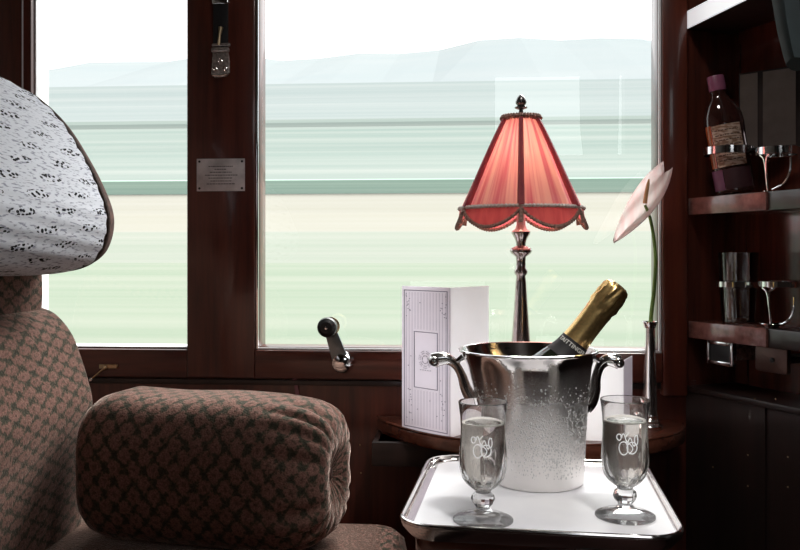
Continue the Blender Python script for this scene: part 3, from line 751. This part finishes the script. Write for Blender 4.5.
b = BM(); lathe(b, stem, 16); O('stem', b, M_lampsilver, t, local=True, angle=50)
ztop, zbt = zl_(119), zl_(209); R1, R0 = .0345, .1185
NP = 6
def shade_r(s, a):                          # s: 0 top .. 1 bottom
    r = R1+(R0-R1)*(s**.93)
    return r
b = BM(); rows = 20; seg = NP*24
M_pl = M_silk
grid = []
for i in range(rows+1):
    s = i/rows; z = ztop+(zbt-ztop)*s; row = []
    for j in range(seg):
        a = 2*PI*j/seg; u = (a/(2*PI)*NP+.5) % 1          # 0..1 inside a panel; rib at 0
        chord = math.cos(PI/NP)/math.cos(2*PI/NP*(u-.5))
        pleat = 1-.045*(.5+.5*math.cos(2*PI*u*6+1.5*math.sin(j)))*(.35+.65*(1-s))
        r = shade_r(s, a)*(.25+.75*chord)*pleat
        row.append(b.verts.new((r*math.sin(a), -r*math.cos(a), z)))
    grid.append(row)
for i in range(rows):
    for j in range(seg): b.faces.new((grid[i][j], grid[i][(j+1) % seg], grid[i+1][(j+1) % seg], grid[i+1][j]))
sh = O('shade', b, M_silk, t, local=True, angle=60); sh['label'] = 'coral pleated silk shade'
PH = [2*PI*(j+.5)/NP - 2*PI*.5/NP + 2*PI*.0 for j in range(NP)]
ribs = [2*PI*(j)/NP+PI/NP*0 for j in range(NP)]
# ribs: dark rose bands where the panels meet
for j in range(NP):
    a = 2*PI*j/NP + PI/NP
    a = 2*PI*(j+.5)/NP if False else 2*PI*j/NP
    b = BM(); P = []; Rr = []
    for i in range(13):
        s = i/12; r = shade_r(s, a)*1.003
        P.append((r*math.sin(a), -r*math.cos(a), ztop+(zbt-ztop)*s)); Rr.append(.0042+.0026*s)
    tube(b, P, Rr, 6); O('rib', b, M_silk_rib, sh, local=True)
# hanging scalloped valance
b = BM(); rows2 = 5; lo = []
def val(a): 
    u = (a/(2*PI)*NP) % 1; return .004+.034*math.sin(PI*u)**.75
gr = []
for i in range(rows2+1):
    row = []
    for j in range(seg):
        a = 2*PI*j/seg; dz = val(a)*i/rows2; r = R0*(1.0+.10*i/rows2*.5)
        row.append(b.verts.new((r*math.sin(a), -r*math.cos(a), zbt-dz)))
    gr.append(row)
for i in range(rows2):
    for j in range(seg): b.faces.new((gr[i][j], gr[i][(j+1) % seg], gr[i+1][(j+1) % seg], gr[i+1][j]))
v = O('valance', b, M_silk_low, sh, local=True); v['label'] = 'crimson scalloped lower band'
def braid(P, r, n=6, tw=3):
    b = BM(); P = [Vector(p) for p in P]; L = len(P); rad = [r*(1+.28*math.sin(i*2.2)) for i in range(L)]
    tube(b, P, rad, n, closed=True); return b
P = [(R0*1.052*math.sin(a), -R0*1.052*math.cos(a), zbt-val(a)) for a in [2*PI*j/400 for j in range(400)]]
O('scallop_braid', braid(P, .0036), M_lace, sh, local=True)
P = [(R0*1.006*math.sin(a), -R0*1.006*math.cos(a), zbt) for a in [2*PI*j/300 for j in range(300)]]
O('lower_braid', braid(P, .0036), M_lacepale, sh, local=True)
P = [(R1*1.02*math.sin(a), -R1*1.02*math.cos(a), ztop+.001) for a in [2*PI*j/110 for j in range(110)]]
O('top_braid', braid(P, .0055), M_lace, sh, local=True)
for j in range(NP):                          # little tassel tips between scallops
    a = 2*PI*j/NP; b = BM(); r = R0*1.03
    tube(b, [(r*math.sin(a), -r*math.cos(a), zbt-.001), (r*1.06*math.sin(a), -r*1.06*math.cos(a), zbt-.016), (r*1.08*math.sin(a), -r*1.08*math.cos(a), zbt-.030)], [.003, .0038, .0045], 8); O('tassel', b, M_lace, sh, local=True)
sh.rotation_euler.z = -math.atan2(LX, LY)
b = BM(); lathe(b, [(.0085, zl_(190)), (.004, zl_(185)), (.004, ztop+.006), (.010, ztop+.007), (.011, ztop+.010), (.005, ztop+.012), (.004, zl_(110)), (.012, zl_(108.5)), (.0125, zl_(107.5)), (.007, zl_(106)), (.0100, zl_(104)), (.0108, zl_(102)), (.0078, zl_(98)), (.003, zl_(95)), (0, zl_(94.5))], 24); O('finial', b, plain('dark_finial', (.20, .19, .19), .3, 1, .2), t, local=True)
b = BM()
for j in range(4): a = j*PI/2+.3; tube(b, [(.003*math.cos(a), .003*math.sin(a), ztop+.004), (R1*.99*math.cos(a), R1*.99*math.sin(a), ztop+.001)], .0013, 6)
O('shade_carrier', b, M_brass, t, local=True)
b = BM(); ball(b, (0, 0, zl_(172)), .021, 1, 1, 1.15)
mb, nt, bb = new('warm_bulb'); bb.inputs['Base Color'].default_value = (1, .85, .7, 1); nt.links.new(ramp(nt, noise(nt, s=3), [(0, (1, .72, .5)), (1, (1, .78, .58))]), bb.inputs['Emission Color']); bb.inputs['Emission Strength'].default_value = 3
O('bulb', b, mb, t, local=True)

# ------------------------------------------------------------------ bud vase with anthurium
VC = at_z(650, 427, -.34); VX, VY = VC.x, VC.y
def hv(py): return at_y(650, py, VY).z-zl
t = T('bud_vase', 'slim silver bud vase on the right end of the ledge', 'vase', (VX, VY, zl+.0004))
vt = hv(322)
b = BM(); lathe(b, [(0, 0), (.024, 0), (.0255, .003), (.0235, .006), (.019, .009), (.020, .012), (.0165, .015), (.0145, .019), (.0155, .022), (.0140, .026), (.0135, .06), (.0118, .11), (.0105, .15), (.0100, vt-.012), (.0118, vt-.010), (.0125, vt-.006), (.0145, vt-.001), (.0150, vt), (.0142, vt+.0008), (.0112, vt-.006), (.009, vt-.012), (.009, .06), (0, .05)], 36); O('vase_body', b, M_silver, t, local=True)
t = T('anthurium', 'single pale pink anthurium bloom on a green stem in the bud vase', 'flower', (VX, VY, zl+.0520))
def fp(px, py, dy=0): return at_y(px, py, VY+dy)
b = BM(); P = catmull([(VX, VY, zl+.052), (VX, VY, zl+.15), fp(651, 318), fp(654, 290), fp(655.5, 262), fp(654, 240), fp(650, 218, -.004), fp(645, 205, -.006)], 6, closed=False); tube(b, P, [.0046-.0018*i/len(P) for i in range(len(P))], 10); O('stem', b, M_stem, t)
# spathe: heart-shaped bract seen nearly edge-on, tip to the lower left
c0 = fp(645, 203, -.006); tipv = fp(614, 243, -.02); up = fp(664, 174, .0)
axis = (tipv-up); La = axis.length; axis.normalize(); side = Vector((.80, -.42, -.45)); side = (side-axis*side.dot(axis)).normalized(); nr = axis.cross(side).normalized()
b = BM(); rows = 16; cols = 12; gridv = []
org = up
for i in range(rows+1):
    s = i/rows; wv = .031*(math.sin(PI*min(1, s*.93+.06))**.75)*(1.15-.55*s); row = []
    for j in range(cols+1):
        u = j/cols*2-1
        lob = -.016*(abs(u))*(1-s)**3 if s < .5 else 0
        cup = .016*u*u*(1-s*.6)+.004*math.sin(u*5+s*6)-.010*math.sin(PI*s)
        row.append(b.verts.new(org+axis*(La*s+lob)+side*(wv*u)+nr*cup))
    gridv.append(row)
for i in range(rows):
    for j in range(cols): b.faces.new((gridv[i][j], gridv[i][j+1], gridv[i+1][j+1], gridv[i+1][j]))
o = O('spathe', b, M_petal, t); m = o.modifiers.new('thick', 'SOLIDIFY'); m.thickness = .0008
b = BM(); tube(b, [c0+nr*-.004*0, fp(646, 195, -.012), fp(648, 184, -.016), fp(649, 179, -.017)], [.0045, .0042, .0034, .0015], 10); O('spadix', b, M_spadix, t)

# ------------------------------------------------------------------ cards
def panel(p, q, h, th, nrm):
    """upright sheet from foot p to foot q"""
    b = BM(); n = nrm*th
    vs = [Vector(p), Vector(q), Vector(q)+n, Vector(p)+n]
    lo_ = [b.verts.new(v) for v in vs]; hi = [b.verts.new(v+Vector((0, 0, h))) for v in vs]
    b.faces.new(lo_); b.faces.new(hi)
    for i in range(4): b.faces.new((lo_[i], lo_[(i+1) % 4], hi[(i+1) % 4], hi[i]))
    return b
zc_ = zl+.0004
a = at_z(402, 428, -.34); f = at_z(450, 438, -.34); a.z = f.z = zc_
HC = .279
dirc = (f-a).normalized(); nc = Vector((dirc.y, -dirc.x, 0))
if nc.y > 0: nc = -nc
r2 = f+Vector((.075, .098, 0))
t = T('menu_card', 'tall folded menu card with printed frame on the ledge left of the bucket', 'menu', f)
O('front_panel', panel(a, f, HC, .0012, -nc), M_card, t, smooth=False)
n2 = Vector(((r2-f).y, -(r2-f).x, 0)).normalized()
O('back_panel', panel(f, r2, HC, .0012, -n2), M_white, t, smooth=False)
Wc = (f-a).length
def onc(u, v, off=.0004): return a+dirc*(u*Wc)+Vector((0, 0, v*HC))+nc*off
def strip_on(b, u0, v0, u1, v1, off=.0004):
    vs = [b.verts.new(onc(u, v, off)) for u, v in ((u0, v0), (u1, v0), (u1, v1), (u0, v1))]; b.faces.new(vs)
def framel(b, u0, v0, u1, v1, tu, tv, off=.0004):
    strip_on(b, u0, v0, u1, v0+tv, off); strip_on(b, u0, v1-tv, u1, v1, off); strip_on(b, u0, v0, u0+tu, v1, off); strip_on(b, u1-tu, v0, u1, v1, off)
b = BM(); framel(b, .045, .02, .955, .975, .018, .006); framel(b, .26, .30, .76, .69, .02, .0055); O('printed_frame', b, M_greyink, t, smooth=False)
b = BM()
for i in range(14):
    u = .09+.82*i/13; 
    for (v0, v1) in (((.04, .96),) if not .24 < u < .78 else ((.04, .285), (.705, .96))): strip_on(b, u, v0, u+.012, v1, .0003)
O('printed_stripes', b, plain('faint_print', (.60, .57, .64), .8), t, smooth=False)
b = BM()
for i in range(60):
    u = random.choice([random.uniform(.08, .22), random.uniform(.8, .92), random.uniform(.08, .92)]); v = random.choice([random.uniform(.05, .3), random.uniform(.8, .95), random.uniform(.05, .95)])
    if .22 < u < .8 and .28 < v < .71: continue
    strip_on(b, u, v, u+.02, v+.006, .0005)
O('printed_specks', b, M_greyink, t, smooth=False)['kind'] = 'stuff'
b = BM()
for R_ in (.13, .10, .06):
    for kk in range(28):
        a0 = 2*PI*kk/28; 
        if kk % 4 == 3: continue
        u = .5+R_*math.cos(a0); v = .50+R_*.45*math.sin(a0); strip_on(b, u-.012, v-.003, u+.012, v+.003, .0004)
for kk in range(5): strip_on(b, .39+kk*.05, .425, .42+kk*.05, .431, .0004)
O('printed_emblem', b, M_paleink, t, smooth=False)
# lower white folded card behind the bucket on the right
f = at_z(624, 442, -.34); f.z = zc_; a2 = f+Vector((-.118, .012, 0)); r3 = f+Vector((.030, .075, 0)); HC2 = .148
t = T('folded_card', 'short plain white folded card behind the bucket and beside the vase', 'card', f)
n3 = Vector((0, -1, 0))
O('front_panel', panel(a2, f, HC2, .0012, -n3), M_white, t, smooth=False)
n4 = Vector(((r3-f).y, -(r3-f).x, 0)).normalized()
O('side_panel', panel(f, r3, HC2, .0012, -n4), M_card, t, smooth=False)

# ------------------------------------------------------------------ niche shelves and what stands on them
def shelf_z(py, px=690): return pt(px, py)[1]
def shelf(label, zt_, zb_, mat, t1=.5):
    tm_ = pt(766, 210)[0]; t = T('niche_shelf', label, 'shelf', tuple(PQ(.006, .0, zb_)), 'shelves in the corner niche')
    b = BM(); box(b, .006, tm_, .0, NB-.006, zb_, zt_, .002, M=PM); O('board', b, mat, t)
    b = BM(); box(b, tm_+.0003, t1, .004, NB-.006, zb_, zt_, .002, M=PM); o_ = O('end_block', b, M_wood_dark, t); o_['label'] = 'dark end block'
zs0t, zs0b = shelf_z(11), shelf_z(28)
zs1t, zs1b = shelf_z(198), shelf_z(215)
zs2t, zs2b = shelf_z(321), shelf_z(338)
dA = math.radians(15.6); e0 = A + D*.006; e1 = e0 + Vector((math.sin(dA), -math.cos(dA), 0))*.42
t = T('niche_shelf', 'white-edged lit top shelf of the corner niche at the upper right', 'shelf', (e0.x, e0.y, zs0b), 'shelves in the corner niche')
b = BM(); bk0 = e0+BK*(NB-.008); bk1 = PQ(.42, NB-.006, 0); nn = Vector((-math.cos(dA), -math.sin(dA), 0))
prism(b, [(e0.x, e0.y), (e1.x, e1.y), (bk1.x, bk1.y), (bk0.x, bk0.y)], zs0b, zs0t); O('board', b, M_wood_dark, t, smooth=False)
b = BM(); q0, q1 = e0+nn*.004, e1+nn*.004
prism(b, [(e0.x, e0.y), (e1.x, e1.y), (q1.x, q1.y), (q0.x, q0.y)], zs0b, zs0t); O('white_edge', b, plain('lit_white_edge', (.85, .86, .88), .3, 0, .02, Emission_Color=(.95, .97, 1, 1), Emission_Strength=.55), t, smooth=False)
shelf('brown niche shelf carrying the spirits bottle', zs1t, zs1b, M_wood_shelf)
shelf('lowest brown niche shelf, under the empty tumbler', zs2t, zs2b, M_wood_shelf)
OFF = .052
def holder(label, zbase, pxs, py_top, py_bot, px_br, rings, axis_fn=None):
    t0, _ = pt(pxs[0], py_top, OFF)
    p0 = PQ(t0, OFF, zbase)
    t = T('glass_holder', label, 'holder', p0)
    for i, (px, R) in enumerate(zip(pxs, rings)):
        tt, z = pt(px, (py_top+py_bot)/2, OFF); z0 = pt(px, py_bot, OFF)[1]; z1 = pt(px, py_top, OFF)[1]
        b = BM(); c = PQ(tt, OFF, 0)
        if i == 0 and axis_fn: c = axis_fn((z0+z1)/2-zbase)
        lathe(b, [(R, z0), (R+.0018, z0+.0008), (R+.0018, z1-.0008), (R, z1), (R-.0012, z1-.001), (R-.0012, z0+.001), (R, z0)], 40, Matrix.Translation(c)); O('ring', b, M_chrome, t)
    tt = pt(px_br, py_top, OFF-.02)[0]; z1 = pt(px_br, py_top, OFF-.02)[1]
    b = BM()
    for s in (-1, 1):
        P = catmull([tuple(PQ(tt+s*.016, OFF-.022, z1-.003)), tuple(PQ(tt+s*.011, OFF-.026, z1-.012)), tuple(PQ(tt+s*.003, OFF-.026, z1-.022)), tuple(PQ(tt, OFF-.024, z1-.05)), tuple(PQ(tt, OFF-.02, zbase+.0035))], 5, closed=False)
        n = len(P); tube(b, P, [.0062-.004*min(1, i/(n*.55)) for i in range(n)], 8)
    lathe(b, [(0, .0042), (.010, .003), (.012, 0), (0, 0)], 20, Matrix.Translation(PQ(tt, OFF-.02, zbase+.0003))); O('bracket', b, M_chrome, t)
    b = BM(); P = [tuple(PQ(tt+.02, OFF-.03, zbase+.004)), tuple(PQ(tt+.045, OFF-.03, zbase+.014)), tuple(PQ(tt+.06, OFF-.03, zbase+.034)), tuple(PQ(tt+.062, OFF-.03, zbase+.06))]
    tube(b, catmull(P, 6, closed=False), .0022, 8); O('curved_wire', b, M_chrome, t)
    return t
# spirits bottle
pb = PQ(pt(736, 190, OFF)[0], OFF, zs1t+.0012)
Mw = Matrix.Rotation(math.radians(-9.5), 4, Vector((BK.x*.25+.0, 1, 0)).normalized())
tb = pt(731, 150, OFF)[0]; tb2 = pt(776, 150, OFF)[0]
holder('chrome double ring holder around the spirits bottle on the middle shelf', zs1t, (734, 777), 147.5, 155.5, 768, (.0465, .036), lambda h: (lambda v: Vector((pb.x+v.x, pb.y+v.y, 0)))(Mw @ Vector((0, 0, h))))
holder('chrome double ring holder around the tumbler on the lowest shelf', zs2t, (738, 780), 281, 287, 771, (.0430, .036))
wb = T('spirits_bottle', 'small flask of amber spirit with plum cap leaning in the niche', 'bottle', pb)
zcap = pt(720, 82, OFF)[1]-zs1t; HBt = zcap*1.005
rw = .0385
def ob(p): b = BM(); lathe(b, p, 40, Matrix.Translation((0, 0, .0066)) @ Mw @ Matrix.Diagonal((1, .8, 1, 1))); return b
O('glass_body', ob([(0, .002), (rw-.003, 0), (rw, .004), (rw, HBt*.60), (rw-.002, HBt*.66), (rw*.78, HBt*.74), (rw*.5, HBt*.80), (.0155, HBt*.83), (.0150, HBt*.87), (0, HBt*.87)]), M_bottleclear, wb, local=True)
O('cap', ob([(0, HBt), (.0155, HBt), (.0168, HBt*.99), (.0168, HBt*.875), (.0150, HBt*.87), (0, HBt*.87)]), M_cap, wb, local=True)
def sector(r, z0, z1, a0, a1, mat, name):
    b = BM(); n = 16; rows_ = []
    for z in (z0, z1): rows_.append([b.verts.new((r*math.cos(a0+(a1-a0)*i/n), r*math.sin(a0+(a1-a0)*i/n), z)) for i in range(n+1)])
    for i in range(n): b.faces.new((rows_[0][i], rows_[0][i+1], rows_[1][i+1], rows_[1][i]))
    b.transform(Matrix.Translation((0, 0, .0066)) @ Mw @ Matrix.Diagonal((1, .8, 1, 1))); return O(name, b, mat, wb, local=True)
va = -PI/2-math.radians(22)                       # faces the camera
sector(rw+.0004, HBt*.22, HBt*.57, va-.55, va+1.0, M_label, 'paper_label')
sector(rw+.0004, HBt*.03, HBt*.20, va-1.3, va-.35, M_purple, 'plum_label')
sector(rw+.0003, HBt*.03, HBt*.20, va-.30, va+1.2, plain('maroon_label', (.05, .015, .02), .5), 'maroon_label')
sector(rw+.0006, HBt*.22, HBt*.58, va-1.05, va-.60, M_amber, 'spirit_glint')
lb = BM()
for i in range(7):
    z = HBt*(.52-.042*i); x = -.4
    while x < .85:
        L = random.uniform(.05, .2); rr_ = rw+.0008
        vs = [lb.verts.new((rr_*math.cos(va+aa), rr_*math.sin(va+aa), zz2)) for aa, zz2 in ((x, z), (x+L, z), (x+L, z+.0022), (x, z+.0022))]; lb.faces.new(vs); x += L+.05
lb.transform(Matrix.Translation((0, 0, .0066)) @ Mw @ Matrix.Diagonal((1, .8, 1, 1))); O('label_print', lb, plain('brown_print', (.10, .05, .04), .6), wb, local=True, smooth=False)
# tumbler
pg = PQ(pt(738, 300, OFF)[0], OFF, zs2t+.0005); ht = pt(738, 253, OFF)[1]-zs2t
tm = BM(); lathe(tm, [(0, .001), (.030, 0), (.0325, .003), (.036, ht*.45), (.0395, ht), (.0385, ht+.001), (.0378, ht), (.0345, ht*.45), (.031, .012), (0, .010)], 40, Matrix.Translation(pg), fn=lambda r, z, a: r*(1+.01*math.cos(10*a)))
tag(O('tumbler', tm, M_tumbler), 'empty clear glass tumbler in the ring on the lowest niche shelf', 'glass')
# little chrome dish beside the tumbler
pd = PQ(pt(772, 322, .018)[0], .018, zs2t+.0005)
b = BM(); lathe(b, [(0, 0), (.010, 0), (.014, .004), (.022, .008), (.0215, .009), (.013, .0055), (0, .003)], 28, Matrix.Translation(pd))
tag(O('small_dish', b, M_chrome), 'tiny shallow chrome dish on the right of the lowest niche shelf', 'dish')
# chrome buckle catch below the lowest shelf
def pbx(b, px0, px1, py0, py1, o0, o1, bev, ref=None):
    tA, zA = pt(px0, py1, o0); tB, zB = pt(px1, py0, o0)
    box(b, tA, tB, o0, o1, zA, zB, bev, M=PM)
c = at_panel(719, 352, .02)
t = T('chrome_catch', 'square chrome buckle catch hanging below the lowest niche shelf', 'catch', (c.x, c.y, pt(719, 363, .0)[1]))
tA, zA = pt(707, 363, .012); tB, zB = pt(733, 340, .012); zB = min(zB, zs2b-.0005)
b = BM()
for (u0, u1, w0, w1) in ((tA, tB, zB-.008, zB), (tA, tB, zA, zA+.008), (tA, tA+.007, zA, zB), (tB-.007, tB, zA, zB)): box(b, u0, u1, .010, .022, w0, w1, .002, M=PM)
O('buckle_frame', b, M_chrome, t)
b = BM(); box(b, tA+.004, tB-.004, .016, .022, zA+.004, zB-.004, .001, M=PM); O('buckle_centre', b, M_rubber, t)
b = BM(); box(b, tA-.004, tA+.002, .012, .020, zA+.006, zB-.012, .001, M=PM); O('side_lever', b, M_chrome, t)
b = BM(); box(b, (tA+tB)/2-.006, (tA+tB)/2+.006, .022, NB-.0045, zA+.008, zB-.008, .001, M=PM); O('mounting_arm', b, M_pewter, t)
# brown lock plate
tA, zA = pt(755, 370, .02); tB, zB = pt(787, 349, .02); zB = min(zB, zs2b-.0006)
t = T('lock_plate', 'dull brown lock plate with round keyhole below the lowest niche shelf', 'lock', tuple(PQ((tA+tB)/2, .02, zA)))
b = BM(); prism(b, rrect(tA, tB, zA, zB, .006, 4), .02, .030, .0015, PM @ Matrix(((1, 0, 0, 0), (0, 0, 1, 0), (0, 1, 0, 0), (0, 0, 0, 1)))); O('plate', b, plain('brown_bronze', (.10, .055, .045), .35, .6, .2), t)
zk = (zA+zB)/2; tk = (tA+tB)/2+.004
b = BM(); lathe(b, [(0, .003), (.003, .003), (.0048, .002), (.005, 0)], 18, Matrix.Translation(PQ(tk, .02, zk)) @ PM.to_3x3().to_4x4() @ Matrix.Rotation(PI/2, 4, 'X')); O('keyhole', b, M_rubber, t)
b = BM(); box(b, tk-.02, tk+.02, .030, NB-.0045, zk-.006, zk+.006, M=PM); O('mounting_block', b, M_wood_dark, t)
# dark cloth hanging from the ceiling in the near right corner
b = BM(); secs = []; Yc = 1.05
for py, xl, xr in ((-700, 752, 858), (-60, 764, 850), (0, 772, 848), (30, 777, 846), (55, 783, 845), (64, 786, 844)):
    s = []; n = 40
    for kk in range(n):
        a = 2*PI*kk/n; px = (xl+xr)/2+(xr-xl)/2*math.cos(a); q_ = at_y(px, py, Yc+.045*math.sin(a)*(1+.25*math.cos(5*a))); q_.z = at_y((xl+xr)/2, py, Yc).z
        s.append(q_)
    if py == -700:
        for q_ in s: q_.z = CEIL-.001
    secs.append(s)
loft(b, secs)
tag(O('hanging_cloth', b, M_tealcloth), 'dark teal cloth hanging down at the upper right corner', 'cloth')

# dummy lamp disc out of view, added above the table fill spot
t = T('table_fill_disc', 'unseen round ceiling disc added over the fill spot above the seats', 'lamp', (.34, .55, CEIL-.04))
b = BM(); lathe(b, [(0, CEIL-.035), (.10, CEIL-.03), (.12, CEIL-.012), (.12, CEIL-.0005), (0, CEIL-.0005)], 32, Matrix.Translation((.34, .55, 0))); O('dummy_diffuser', b, M_enamel, t)

t = T('niche_fill_disc', 'unseen small round ceiling disc added over the fill light nearer the window', 'lamp', (.20, 1.12, CEIL-.04))  # dummy disc out of view, added above the niche fill light
b = BM(); lathe(b, [(0, CEIL-.035), (.08, CEIL-.03), (.10, CEIL-.012), (.10, CEIL-.0005), (0, CEIL-.0005)], 32, Matrix.Translation((.20, 1.12, 0))); O('dummy_diffuser', b, M_enamel, t)
# ------------------------------------------------------------------ light
w = bpy.data.worlds.new('sky'); sc.world = w; w.use_nodes = True
bg = w.node_tree.nodes['Background']; bg.inputs[0].default_value = (.97, .985, 1, 1); bg.inputs[1].default_value = 2.0
def sun(name, d, e, ang, col):
    l = bpy.data.lights.new(name, 'SUN'); l.energy = e; l.angle = math.radians(ang); l.color = col
    o = bpy.data.objects.new(name, l); COL.objects.link(o); o.rotation_euler = Vector(d).to_track_quat('-Z', 'Y').to_euler(); return o
sun('sun', (-.30, -.62, -.72), 11.0, 40, (1, .985, .95))
l = bpy.data.lights.new('table_fill_spot', 'SPOT'); l.shadow_soft_size = .09; l.energy = 62; l.color = (1, .97, .94); l.spot_size = math.radians(36); l.spot_blend = .7  # unseen spot added to brighten the tray, bucket and glasses
o = bpy.data.objects.new('table_fill_spot', l); COL.objects.link(o); o.location = (.34, .55, CEIL-.05)
o.rotation_euler = (Vector((.19, 1.33, ZC-.28))-o.location).to_track_quat('-Z', 'Y').to_euler()
l = bpy.data.lights.new('niche_fill_area', 'AREA'); l.shape = 'DISK'; l.size = .2; l.energy = 3.2; l.color = (1, .95, .9)  # unseen area light added to lift the dark niche
o = bpy.data.objects.new('niche_fill_area', l); COL.objects.link(o); o.location = (.20, 1.12, CEIL-.045)
l = bpy.data.lights.new('lamp_bulb', 'POINT'); l.energy = .55; l.color = (1, .72, .5); l.shadow_soft_size = .021
o = bpy.data.objects.new('lamp_bulb', l); COL.objects.link(o); o.location = (LX, LY, zl+zl_(178)+.03)

# ------------------------------------------------------------------ camera
cam = bpy.data.cameras.new('camera'); cam.sensor_width = 36; cam.lens = 850/800*36; cam.shift_y = -20/800
cam.clip_end = 3000; cam.clip_start = .02
co = bpy.data.objects.new('camera', cam); COL.objects.link(co); co.location = (0, 0, ZC); co.rotation_euler = (PI/2, 0, TH)
sc.camera = co
sc.view_settings.view_transform = 'Standard'
sc.view_settings.look = 'None'
sc.cycles.max_bounces = 14; sc.cycles.transmission_bounces = 12; sc.cycles.transparent_max_bounces = 16; sc.cycles.diffuse_bounces = 4
sc.cycles.sample_clamp_indirect = 4
